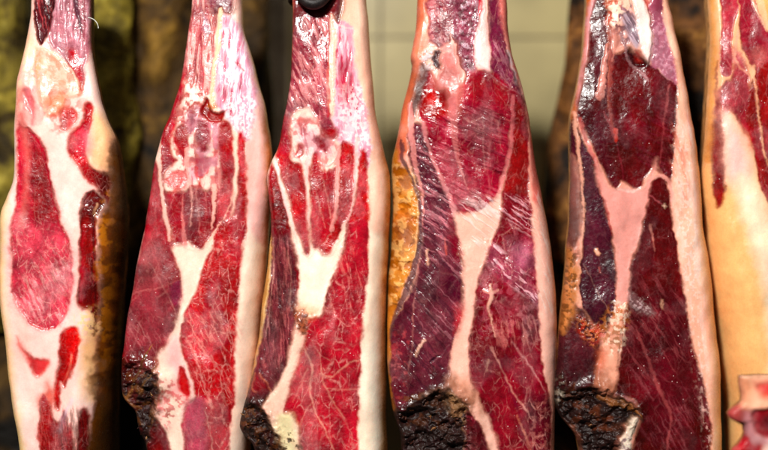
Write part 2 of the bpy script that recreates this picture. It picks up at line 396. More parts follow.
# ---- 1: pale ham on the far left
o1 = [
 P((236,190,130), [(-20,190),(6,185),(4,230),(3,300),(8,345),(14,390),(22,430),(28,490),(-10,490),(-20,300)], 'rind', soft=4),
 P((248,196,166), [(20,30),(34,40),(30,70),(22,100),(14,115),(8,110),(14,70)], soft=4, warp=2),
 P((185,122,142), [(44,-40),(92,-40),(92,20),(90,48),(84,62),(82,84),(72,72),(60,56),(50,48),(44,34),(46,10)], 'membrane_and_sheen', m=.2, g=.3, soft=2),
 T((225,175,190), [(50,-40),(90,-40),(88,45),(60,50),(50,20)], 92, 2.4, .6),
 P((74,16,24), [(30,-40),(52,-40),(52,6),(48,26),(40,44),(33,30),(31,8)], 'lean_muscle', m=.1, h=-3, g=.3),
 T((200,90,100), [(30,-40),(52,-40),(52,6),(46,28),(36,30),(31,8)], 80, 1.6, .65, .52),
 L((65,20,50), [(73,-10),(75,10),(80,32)], [5,6,2], h=-1), L((150,30,60), [(80,-10),(82,10),(82,40)], [4,3,2]),
 P((196,26,48), [(65,48),(76,52),(82,74),(83,93),(76,84),(68,68)], 'lean_muscle', m=.2, soft=2),
 P((243,158,132), [(36,48),(52,52),(64,62),(76,80),(82,95),(66,100),(60,114),(46,116),(38,96),(33,72)], 'bone', soft=2, h=.8, v=.1),
 K((250,200,180), [(36,48),(52,52),(70,70),(82,92),(66,100),(50,80),(36,70)], 5, .5, .52), K((244,170,165), [(12,80),(36,60),(50,120),(14,125)], 7, .7, .48), K((236,120,110), [(44,90),(80,96),(84,124),(56,134),(44,118)], 7, .6, .5),
 L((250,215,190), [(42,48),(56,56),(70,68),(78,88)], 2.4, h=1), K((240,150,90), [(34,50),(42,60),(42,75),(34,75)], 2, .8, .5),
 P((240,140,95), [(50,98),(60,94),(62,104),(54,112),(48,108)], soft=3, a=.8),
 P((222,120,125), [(16,90),(24,86),(34,92),(36,108),(26,112),(22,104),(14,112)], soft=3, warp=3, a=.75),
 L((225,80,110), [(26,90),(32,110),(33,124)], [5,4,2], soft=2, a=.7),
 P((243,188,138), [(92,112),(104,116),(116,150),(112,175),(98,172),(88,160),(90,138)], soft=5, v=.1),
 P((214,52,56), [(60,110),(72,108),(77,114),(74,124),(66,131),(60,124)], 'lean_muscle', m=.1, soft=2),
 P(RED, [(84,104),(92,106),(91,124),(86,140),(85,152),(89,164),(98,172),(109,177),(108,190),(106,203),(99,192),(90,184),(84,178),(77,166),(70,156),(67,143),(72,131),(82,122)], 'lean_muscle', m=.35, soft=1.4, h=-.8, g=.3),
 P((225,100,125), [(78,132),(88,130),(90,150),(84,152),(78,142)], soft=4, a=.75),
 P((90,8,18), [(90,174),(109,177),(108,190),(106,203),(99,192)], soft=3, a=.8),
 P((110,10,24), [(86,193),(95,191),(103,203),(99,212),(93,218),(93,226),(82,226),(80,209)], 'lean_muscle', m=.3, soft=1.2, h=-1, g=.25),
 L((240,190,150), [(96,205),(93,214),(95,225)], 3),
 P((206,44,70), [(16,124),(24,128),(30,128),(40,140),(47,156),(50,175),(56,200),(62,222),(70,244),(73,265),(71,295),(65,316),(55,327),(38,329),(24,317),(14,299),(11,285),(13,255),(10,226),(14,210),(17,190),(16,158)], 'lean_muscle', m=.25, soft=1.2, h=-.8),
 P((135,12,32), [(28,130),(38,140),(46,156),(49,176),(55,200),(60,222),(48,226),(34,226),(28,190),(29,160)], soft=4, a=.85, m=.3),
 L((226,120,118), [(20,116),(24,134),(27,160),(26,190),(22,226)], [12,8,5,5,8], soft=3, a=.8),
 
 P((244,100,126), [(14,232),(44,226),(66,240),(72,270),(70,298),(60,322),(40,326),(22,312),(13,288)], soft=6, a=.75, m=.9),
 T((242,160,168), [(30,260),(68,250),(70,300),(56,324),(34,322),(20,305)], 62, 1.9, .75, .53, ln=5),
 T((150,18,40), [(14,228),(60,228),(66,270),(40,290),(14,280)], 60, 4, .35, .5, ln=4),
 L((150,20,45), [(50,230),(34,256),(20,280),(12,292)], 1.6, a=.6), L((150,20,45), [(48,262),(30,284),(18,296)], 1.2, a=.5),
 P((142,12,28), [(82,220),(95,218),(96,260),(98,300),(95,318),(88,312),(80,308),(77,298),(79,268),(80,240)], 'lean_muscle', m=.2, soft=1.2, h=-.6, g=.3),
 L((205,40,60), [(84,226),(82,262),(81,300)], [3,4,3], soft=2, a=.6), T((60,4,12), [(88,220),(96,220),(98,310),(90,310)], 90, 2, .7, .45),
 P((196,28,38), [(62,332),(74,326),(80,336),(79,352),(73,370),(65,387),(61,382),(61,398),(59,411),(55,404),(55,388),(59,362),(59,345)], 'lean_muscle', m=.2, soft=1.5, g=.3),
 L((248,150,130), [(72,355),(68,375),(63,385)], [3,2,1]), L((140,10,20), [(77,350),(73,368),(66,384)], 3, soft=2),
 P((226,74,80), [(17,338),(27,353),(36,358),(49,360),(47,369),(38,377),(30,367),(22,352)], 'lean_muscle', m=0, soft=2),
 P((220,80,70), [(38,398),(46,390),(48,382),(56,396),(52,410),(42,412)], soft=3, a=.8),
 P((168,16,28), [(41,402),(46,396),(51,406),(56,420),(62,420),(65,410),(68,424),(73,428),(71,490),(42,490)], 'lean_muscle', m=.2, soft=1.2),
 P((120,10,22), [(82,408),(86,412),(89,430),(86,490),(74,490),(78,430)], 'lean_muscle', m=.2, soft=1.2),
 T((225,110,110), [(41,410),(72,415),(71,480),(42,480)], 85, 1.7, .55, .55), T((60,5,12), [(60,415),(90,415),(88,480),(60,480)], 88, 2, .5, .5),
 L((205,190,215), [(72,400),(64,418),(60,430)], [3,4,1], soft=2, a=.6),
 P((240,186,118), [(84,336),(98,330),(98,400),(88,400),(82,380)], soft=5, a=.85, v=.1),
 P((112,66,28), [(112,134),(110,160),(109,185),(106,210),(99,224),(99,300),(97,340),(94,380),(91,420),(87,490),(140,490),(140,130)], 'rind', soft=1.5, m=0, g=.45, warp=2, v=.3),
 P((205,130,50), [(112,134),(110,160),(109,185),(107,212),(112,212),(116,180),(114,140)], soft=3, a=.6),
 P((176,104,40), [(99,224),(112,216),(114,250),(108,320),(99,390),(94,380),(99,300)], soft=4, a=.7), K((60,34,14), [(98,180),(135,180),(135,490),(88,490)], 14, .45, .42), K((225,150,60), [(98,210),(114,210),(108,360),(96,360)], 7, .7, .56),
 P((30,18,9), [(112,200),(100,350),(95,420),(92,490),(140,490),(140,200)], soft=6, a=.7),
 K((245,205,140), [(78,316),(96,312),(96,332),(80,334)], 3, .8, .45), L((90,20,15), [(94,320),(92,336)], 2),
]
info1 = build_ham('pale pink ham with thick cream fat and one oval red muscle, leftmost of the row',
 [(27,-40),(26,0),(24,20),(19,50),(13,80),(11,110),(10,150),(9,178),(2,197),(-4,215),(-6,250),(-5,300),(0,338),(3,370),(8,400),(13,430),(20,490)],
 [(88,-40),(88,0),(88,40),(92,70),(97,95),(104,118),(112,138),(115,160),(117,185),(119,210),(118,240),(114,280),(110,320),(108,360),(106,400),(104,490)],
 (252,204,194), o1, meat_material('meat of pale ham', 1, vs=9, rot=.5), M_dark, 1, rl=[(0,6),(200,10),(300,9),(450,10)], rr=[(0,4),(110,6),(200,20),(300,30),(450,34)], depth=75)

# ---- 2
MEM_SHEEN = (236,165,190)  # pale silverskin colour with the sheen painted in
o2 = [
 P((240,184,176), [(236,-40),(290,-40),(290,230),(246,225),(246,130),(252,110),(250,80),(244,50),(238,20)], 'fat_layer', soft=3, v=.08),
 P((208,104,116), [(170,-40),(216,-40),(215,20),(213,60),(210,84),(206,96),(196,92),(184,84),(168,110),(160,100)], 'lean_muscle', m=.3, soft=2),
 T((240,180,175), [(190,-40),(214,-40),(212,60),(206,96),(186,84),(182,50)], 94, 2.2, .85, .46), T((150,30,60), [(186,-40),(214,-40),(212,60),(186,80)], 86, 2.4, .5, .56),
 P((130,60,110), [(199,8),(206,18),(210,32),(203,30),(200,20)], soft=2, a=.8), P((120,20,55), [(200,-40),(236,-40),(234,6),(222,14),(206,6)], 'lean_muscle', soft=3, m=.4),
 P(MEM_SHEEN, [(222,14),(238,24),(246,46),(252,78),(256,104),(252,130),(245,142),(238,132),(229,122),(222,110),(215,100),(216,60),(219,30)], 'membrane_and_sheen', soft=1.6, warp=2.5, m=.0, g=.26, v=.1, h=.6),  # silverskin film, its pale sheen painted into the colour
 T((250,228,234), [(222,16),(238,26),(246,46),(254,104),(246,140),(230,122),(218,98)], 96, 1.8, .8, .45), T((205,60,110), [(222,16),(236,26),(242,100),(232,118),(220,98)], 94, 2.2, .6, .56),
 K((255,240,240), [(228,100),(252,96),(252,132),(244,140),(230,122)], 2.2, .8, .5), L((170,20,40), [(234,62),(240,66),(244,70)], [1,3,2]),
 L((250,212,172), [(220,8),(218,40),(214,66),(212,90),(212,106)], [5,6,5,4,7], 'tendon', h=1), 
 L((180,60,70), [(213,20),(211,60),(209,90)], 1.6), 
 P((186,34,58), [(182,68),(186,78),(184,96),(178,112),(176,126),(168,140),(160,140),(166,112),(175,88)], 'lean_muscle', soft=2, m=.3),
 P((246,206,192), [(186,78),(194,86),(204,96),(206,108),(214,122),(222,128),(220,160),(222,180),(214,192),(204,186),(198,192),(190,186),(180,190),(166,186),(166,172),(176,158),(188,154),(186,130),(176,126),(180,106),(184,92)], 'fat_seam', soft=1.8, m=0, v=.08),
 K((214,70,80), [(182,80),(206,90),(206,112),(180,124)], 4.5, .7, .55), K((214,84,96), [(170,112),(222,120),(222,196),(190,196),(164,190)], 7, .75, .5), T((196,40,58), [(182,148),(222,130),(222,190),(196,192)], 88, 3.4, .7, .5), K((206,140,170), [(184,110),(222,124),(214,176),(190,176)], 9, .6, .5), 
 P((168,12,20), [(206,98),(213,112),(226,110),(222,121),(210,123),(200,112)], 'lean_muscle', soft=1.4, h=-2, m=.1), L((245,140,80), [(208,106),(214,106)], [5,7], soft=2),
 P((172,26,46), [(176,128),(184,124),(188,138),(187,157),(179,155),(173,142)], 'lean_muscle', soft=1.6, m=.3),
 P((150,20,48), [(198,122),(208,124),(210,140),(207,152),(200,150),(196,136)], 'lean_muscle', soft=1.4, m=.2),
 P((165,45,75), [(190,158),(205,158),(210,168),(204,172),(196,164)], soft=3, a=.8), L((150,40,90), [(192,118),(190,135)], 3, soft=2, a=.6),
 P(RED, [(219,126),(226,121),(232,131),(234,165),(233,190),(230,228),(216,240),(212,228),(216,192),(222,180),(219,156)], 'lean_muscle', soft=1.4, m=.3, h=.4),
 P((190,20,38), [(238,138),(245,142),(246,228),(235,240),(232,222),(238,180)], 'lean_muscle', soft=1.2, m=.3),
 P((150,22,42), [(160,112),(170,112),(170,132),(173,156),(178,160),(167,170),(164,186),(170,192),(184,192),(190,188),(204,190),(216,192),(216,226),(205,249),(196,248),(188,242),(184,246),(177,248),(170,232),(164,204),(160,172),(158,146)], 'lean_muscle', soft=1.6, m=.35, v=.3),
 L((240,180,170), [(186,150),(188,175),(192,200),(190,226)], [6,3,2,1.5]), L((235,150,150), [(196,186),(197,206),(200,236)], 1.4), L((243,190,175), [(214,186),(214,206),(211,230)], [6,4,2]),
 L((235,140,140), [(184,194),(182,212),(185,246)], [1,2,6]), L((235,140,140), [(206,192),(206,226)], 1), L((245,190,170), [(226,216),(216,230),(206,250)], [1,3,6]),
 L((246,205,185), [(235,134),(236,160),(234,190),(226,216),(220,228)], [4,4,2,1.4,3]), L((220,60,70), [(195,168),(200,186)], [5,1]),
 P((232,118,122), [(168,172),(176,169),(184,174),(187,182),(184,189),(175,190),(168,184)], 'bone', soft=2.2, m=.2, h=.3), L((245,165,160), [(171,176),(177,182),(182,186)], 2, soft=1.5),
 P((168,30,48), [(150,164),(158,166),(162,196),(167,224),(176,246),(178,262),(182,275),(184,290),(180,310),(172,336),(165,352),(160,376),(150,384),(136,384),(116,384),(118,340),(130,285),(142,225)], 'lean_muscle', soft=1.4, m=.25, v=.3),
 P((160,84,94), [(140,240),(158,232),(172,262),(178,280),(160,288),(134,292),(134,268)], soft=6, a=.75), P((150,66,80), [(132,296),(180,286),(176,312),(168,338),(158,364),(136,362),(122,350),(124,320)], soft=5, a=.8, g=.3),
 P((152,55,92), [(170,290),(182,281),(183,300),(178,312)], soft=1.2, a=.8), P((120,10,28), [(174,306),(181,308),(178,322),(172,320)], soft=2, a=.8), P((120,10,26), [(138,310),(146,316),(144,332),(138,334)], soft=3, a=.5), P((110,8,24), [(119,360),(132,362),(136,376),(128,392),(118,388)], soft=2), 
 L((238,190,175), [(157,140),(159,165),(162,195),(166,220),(170,240)], [6,5,4,5,3], 'fat_seam'), L((225,150,150), [(143,228),(136,262),(131,290),(124,322),(122,345)], [1.5,2,2,1.2,1]), 
 L((225,140,145), [(131,294),(148,290),(158,288),(170,284),(182,280)], 1.2), L((232,170,170), [(148,262),(160,280),(172,302),(176,314)], 1), L((225,160,165), [(128,308),(142,330),(156,352)], .8), L((225,160,165), [(133,348),(139,322)], .9), T((210,130,140), [(120,338),(168,336),(156,368),(122,368)], 60, 2, .5, .58),
 P((248,212,192), [(174,247),(184,246),(196,250),(205,246),(216,229),(221,222),(217,234),(210,250),(203,265),(198,282),(192,300),(184,314),(181,336),(182,350),(185,368),(192,388),(194,398),(188,404),(182,412),(180,430),(182,490),(168,490),(168,436),(160,424),(156,406),(162,396),(158,384),(154,374),(158,356),(166,346),(172,334),(180,310),(184,290),(182,276),(176,258)], 'fat_seam', soft=1.4, m=0, v=.06, h=-.5),
 P((238,150,160), [(170,340),(180,336),(184,362),(192,392),(188,402),(176,396),(168,402),(160,420),(158,404),(168,390),(174,372),(166,360)], soft=4, a=.6), K((225,90,110), [(160,380),(190,390),(186,404),(162,430)], 3.5, .6, .56), L((230,110,100), [(156,360),(158,372)], 3, soft=2),
 P((188,26,46), [(221,222),(243,220),(243,250),(240,285),(236,336),(234,400),(229,440),(226,490),(187,490),(184,440),(182,424),(187,408),(196,398),(194,386),(188,366),(182,350),(181,332),(183,322),(188,308),(196,290),(202,270),(211,250)], 'lean_muscle', soft=1.2, m=.85, v=.3, h=.4),
 T((232,140,135), [(186,320),(236,300),(232,400),(206,400),(190,360)], 62, 2.2, .55, .57, ln=5), 
 P((198,16,44), [(180,368),(184,368),(188,380),(191,393),(186,396),(178,384)], 'lean_muscle', soft=1.2, m=0), L((243,180,180), [(184,366),(190,380),(195,397),(188,403)], 2),
 P((188,72,108), [(184,406),(194,398),(204,400),(206,424),(208,490),(190,490),(185,440)], soft=3, a=.75, m=.2, g=.28), L((240,170,165), [(186,338),(196,356),(202,376),(207,392),(213,406)], [2,2,2,2,4]), L((240,170,165), [(196,338),(204,350),(220,372),(232,400)], [1.5,1.5,1,1]), L((230,120,130),[(184,420),(194,450),(200,480)],1.4),L((240,180,170),[(205,410),(212,440),(214,480)],1.2),
 P((150,14,34), [(155,420),(164,430),(170,446),(172,490),(140,490),(148,440)], 'lean_muscle', soft=1.5, m=.1), L((235,160,170), [(156,424),(162,436),(150,448)], .9),
 P((52,18,14), [(118,372),(130,384),(140,374),(150,366),(158,380),(162,396),(156,404),(154,416),(158,424),(148,448),(140,490),(130,490),(130,412),(118,400)], 'dried_crust', soft=3, warp=4, m=0, g=.75), K((165,110,50), [(120,376),(160,380),(160,420),(134,430)], 5, .6, .6), K((110,14,22), [(120,376),(160,380),(150,440),(134,440)], 8, .7, .55),
 L((196,150,80), [(152,344),(142,364),(134,382),(127,398)], [1,3,2,4], h=1.5), L((30,10,8), [(149,350),(139,370),(132,388)], 1.6, h=-1), L((196,150,80), [(157,366),(148,378),(140,392)], [1,2,3]), L((235,190,120), [(122,396),(130,404),(140,408)], 2),
 P((205,140,90), [(264,110),(290,110),(290,490),(240,490),(248,420),(254,360),(259,300),(264,240),(266,180)], 'rind', soft=3, m=0),  # rind brown deepened to put edge shade into the colour
]
info2 = build_ham('bright red marbled ham with a round pink bone end, second from the left',
 [(191,-40),(190,0),(187,20),(184,40),(181,65),(177,85),(171,105),(167,116),(161,130),(157,145),(152,165),(149,185),(147,200),(143,224),(138,245),(134,265),(131,285),(126,310),(122,338),(119,365),(119,385),(121,398),(127,406),(134,414),(137,432),(145,450),(150,490)],
 [(240,-40),(240,0),(241,25),(247,45),(255,75),(262,100),(266,120),(269,140),(270,170),(269,200),(267,224),(264,260),(261,300),(258,336),(255,370),(251,410),(246,450),(243,490)],
 (249,218,198), o2, meat_material('meat of bright ham', 2, vs=12, rot=.45), M_tan, 2, rl=[(0,4),(200,5),(450,6)], rr=[(0,6),(130,9),(220,18),(450,20)], depth=80, yoff=.004,
 crusts=[([(118,364),(150,366),(162,396),(154,416),(148,450),(130,450),(118,400)], 6)])
flakes(info2, [(119,372),(150,370),(162,396),(152,440),(136,440),(120,398)], 11, [M_crumb_dark, M_crumb_pale], 3)

# ---- 3
o3 = [
 P((247,196,172), [(338,-40),(380,-40),(384,130),(400,180),(400,230),(366,225),(368,150),(360,90),(353,40),(340,20)], 'fat_layer', soft=3, v=.06),
 P((160,62,84), [(286,-40),(336,-40),(334,20),(329,50),(328,100),(330,112),(336,130),(334,140),(320,130),(312,112),(300,108),(290,120),(280,124),(284,100),(288,60)], 'lean_muscle', soft=1.5, m=.1, g=.3),
 T((226,160,165), [(290,25),(330,20),(328,100),(318,122),(300,105),(284,110)], 62, 2.0, .75, .49), T((222,150,160), [(312,10),(332,10),(328,110),(314,115)], 86, 1.8, .7, .5), T((120,15,35), [(290,20),(330,20),(325,110),(290,110)], 70, 2.2, .5, .58),
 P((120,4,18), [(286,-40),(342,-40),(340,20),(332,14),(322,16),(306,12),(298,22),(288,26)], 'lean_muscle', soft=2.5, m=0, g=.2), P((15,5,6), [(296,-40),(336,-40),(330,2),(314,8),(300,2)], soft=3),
 L((228,96,60), [(291,-40),(292,10),(291,40),(290,70)], [3,3,2,1]),
 P(MEM_SHEEN, [(336,22),(352,25),(355,60),(360,88),(367,112),(370,132),(371,150),(368,168),(360,160),(350,150),(340,142),(335,128),(333,110),(334,80),(336,50)], 'membrane_and_sheen', soft=1.4, warp=2.2, m=0, g=.26, v=.1),  # silverskin again, with white sheen laid into the colour
 T((214,40,92), [(338,28),(350,30),(352,80),(362,120),(345,110),(336,80)], 92, 2.2, .8, .5), K((255,240,242), [(340,90),(362,90),(371,140),(366,165),(340,140)], 2.4, .75, .5), T((250,232,238), [(338,28),(350,30),(356,80),(370,150),(345,140),(336,80)], 88, 1.9, .6, .5),
 L((250,225,215), [(338,24),(352,28)], 2), P((190,20,60), [(339,66),(348,68),(350,100),(340,100)], soft=3, a=.5),
 L((200,40,50), [(328,30),(328,60),(329,100),(328,116)], 2.5), L((249,208,188), [(331,14),(333,40),(333,66),(333,95),(331,112)], [4,7,6,5,3], 'tendon', h=.8),
 L((110,10,40), [(339,-20),(338,10),(338,22)], 3),
 P((250,205,190), [(291,118),(300,110),(312,112),(318,128),(326,136),(338,142),(338,156),(332,168),(322,168),(314,160),(312,172),(309,182),(304,184),(298,168),(292,160),(290,136)], 'fat_seam', soft=1.8, m=0, v=.06),
 K((214,90,104), [(290,116),(318,120),(338,142),(336,168),(308,184),(292,162)], 7, .65, .52), T((206,70,88), [(292,120),(336,140),(330,170),(306,180)], 70, 3.2, .55, .52), P((206,140,165), [(298,128),(316,130),(330,142),(330,156),(314,154),(302,150)], soft=4, a=.6, warp=3), P((150,22,44), [(317,136),(324,138),(327,150),(324,154),(318,146)], soft=1.8, warp=3), P((175,40,60), [(298,144),(304,146),(302,156),(297,152)], soft=2), P((190,22,34), [(322,132),(337,128),(337,138),(330,138)], soft=1.8),
 L((235,175,170), [(316,160),(324,166),(334,162),(338,150)], [2,3,3,2], h=.8),
 P((184,30,46), [(280,116),(289,118),(290,140),(291,160),(302,166),(306,186),(309,226),(311,240),(310,252),(304,256),(301,240),(294,226),(288,200),(279,170),(275,150)], 'lean_muscle', soft=1.4, m=.35), P((150,45,70), [(279,120),(288,120),(288,150),(280,150)], soft=4, a=.6),
 P((158,26,42), [(270,162),(277,174),(284,200),(291,226),(292,240),(264,240),(266,190)], 'lean_muscle', soft=1.4, m=.4), K((90,12,24), [(270,180),(284,200),(288,226),(270,226)], 4, .6, .5),
 P((176,32,50), [(311,162),(316,152),(321,168),(333,169),(338,158),(337,190),(335,224),(326,240),(316,251),(312,240),(310,224)], 'lean_muscle', soft=1.4, m=.35, h=.4),
 P((180,26,42), [(340,144),(355,148),(355,190),(352,212),(345,224),(337,240),(330,253),(320,255),(318,246),(327,238),(334,224),(338,190)], 'lean_muscle', soft=1.3, m=.3, h=.4),
 P((198,20,40), [(360,152),(367,160),(368,226),(350,240),(346,226),(353,210),(357,185)], 'lean_muscle', soft=1.2, m=.35),
 L((247,202,198), [(274,158),(279,178),(285,202),(292,226),(296,244)], [4,3,4,6,5], 'fat_seam'), L((246,195,190), [(311,150),(307,170),(308,200),(309,228)], [6,4,2,1]), L((240,180,180), [(304,176),(306,200),(307,222)], 1.2), 
 L((238,165,160), [(339,146),(337,180),(336,205),(332,230)], [5,5,4,5]), L((247,195,190), [(357,140),(356,170),(354,195),(351,212),(343,228)], [5,4,2,2,5]), L((240,180,170), [(316,190),(320,210),(325,228)], 1), L((240,180,170), [(322,178),(328,200),(330,218)], 1.4),
 P((184,42,58), [(346,226),(352,222),(367,222),(368,270),(365,300),(362,336),(360,380),(358,430),(357,490),(300,490),(298,440),(296,424),(283,414),(288,388),(299,354),(303,336),(308,320),(320,312),(326,290),(336,264)], 'lean_muscle', soft=1.2, m=.8, v=.3, h=.5),
 T((236,140,140), [(340,240),(362,250),(360,310),(330,320),(330,290)], 75, 2.2, .5, .55), 
 P((118,50,62), [(264,226),(288,226),(296,250),(299,300),(296,330),(291,352),(284,372),(277,386),(268,396),(260,408),(242,425),(240,400),(252,370),(260,336),(266,300),(270,260)], 'lean_muscle', soft=1.4, m=.15, v=.3, g=.3, h=-.5),
 T((190,110,115), [(270,232),(290,240),(294,330),(270,380),(262,360)], 88, 1.5, .6, .55), T((60,15,22), [(268,232),(292,240),(292,350),(258,395),(258,350)], 84, 2.5, .6, .5), L((172,18,36), [(288,226),(295,250),(298,280),(297,318)], [7,4,4,1], soft=1.5), P((140,12,30), [(271,222),(288,224),(284,236),(272,234)], soft=3, a=.7), L((225,175,165), [(273,238),(273,270),(270,300),(266,336)], [2,1.5,1,1]), L((225,170,160), [(287,250),(291,280),(290,310)], .9),
 P((253,234,214), [(290,222),(295,238),(301,252),(310,256),(317,250),(324,254),(331,254),(339,240),(347,224),(341,254),(331,278),(323,300),(320,313),(310,317),(300,314),(298,300),(299,268),(294,246)], 'fat_seam', soft=1.3, m=0, v=.05, h=-.4), P((240,165,110), [(298,306),(318,308),(312,318),(300,318)], soft=3, a=.7),
 P((246,204,184), [(298,320),(305,322),(304,338),(300,354),(292,376),(286,396),(282,412),(292,418),(297,430),(298,490),(282,490),(278,436),(266,420),(262,408),(272,395),(282,378),(289,356),(292,338)], 'fat_seam', soft=1.5, m=0, v=.06, h=.8), P((240,226,178), [(280,415),(294,420),(298,490),(284,490),(276,432)], soft=4), K((40,20,18), [(280,432),(298,436),(298,470),(282,470)], 4, .8, .56),
 P((165,95,72), [(296,314),(308,314),(308,326),(304,332),(297,328)], 'bone', soft=2, warp=3, h=1), K((90,40,30), [(294,314),(310,314),(306,334),(296,330)], 3, .8, .5), 
 L((238,178,162), [(304,346),(312,366),(310,382),(312,400),(322,424),(336,452)], [2,2.5,2,2,2,2]), L((232,160,150), [(308,368),(300,386),(293,402)], 1.2), L((238,178,162), [(320,352),(322,374),(328,392),(344,418)], [1,2,2,1.4]), L((238,178,162), [(320,374),(334,376),(345,366),(358,360)], 1.8), L((232,160,150), [(326,388),(342,390),(357,388)], 1.2), L((232,160,150), [(312,402),(304,414),(300,424)], 1.6), L((232,160,150), [(312,340),(318,352),(330,360)], 1.2), L((232,150,150),[(324,428),(320,450),(322,480)],1.2), L((232,150,150),[(330,404),(350,430),(352,460)],1),
 P((204,152,82), [(250,236),(270,236),(270,262),(266,300),(261,336),(253,368),(244,400),(230,400),(250,340)], 'rind', soft=1.2, m=0, warp=2), L((245,215,150), [(270,240),(269,270),(265,302),(261,330)], 1.4),
 P((50,24,16), [(240,402),(252,398),(262,408),(270,424),(278,438),(284,452),(282,490),(240,490),(232,430)], 'dried_crust', soft=3, warp=4, m=0, g=.75), K((170,110,55), [(240,405),(262,410),(280,445),(245,445)], 5, .6, .58), K((90,20,14), [(240,405),(262,410),(280,450),(245,450)], 6, .7, .6), L((235,150,120), [(254,374),(252,388),(256,392)], 1.6, h=1), L((235,150,120), [(258,374),(266,382),(270,392)], 1.6, h=1), P((150,20,30), [(255,376),(266,384),(266,392),(254,390)], soft=2, a=.6),
 P((196,140,70), [(382,130),(410,130),(410,490),(384,490),(380,340),(384,250),(386,190)], 'rind', soft=3, m=0, a=.9),  # rind, with its shaded side worked into the darker yellow
]
info3 = build_ham('red ham with a black cord at its top and ivory fat V, third from left',
 [(291,-40),(291,0),(291,30),(290,60),(289,80),(286,100),(282,120),(277,145),(271,160),(266,177),(268,195),(270,224),(268,250),(264,280),(260,310),(257,338),(253,358),(248,385),(241,412),(238,427),(243,438),(251,447),(256,465),(258,490)],
 [(365,-40),(366,0),(368,20),(370,50),(373,80),(375,110),(380,135),(385,155),(390,175),(391,200),(390,224),(388,260),(387,300),(386,340),(386,380),(388,490)],
 (252,228,206), o3, meat_material('meat of corded ham', 3, vs=13, rot=.3), M_tan, 3, rl=[(0,4),(200,6),(300,8),(450,8)], rr=[(0,9),(130,12),(220,18),(450,22)], depth=80, yoff=-.004,
 crusts=[([(238,404),(262,408),(284,452),(250,460),(232,430)], 6)])
flakes(info3, [(240,410),(262,410),(280,446),(256,446),(242,432)], 11, [M_crumb_dark, M_crumb_pale], 5)

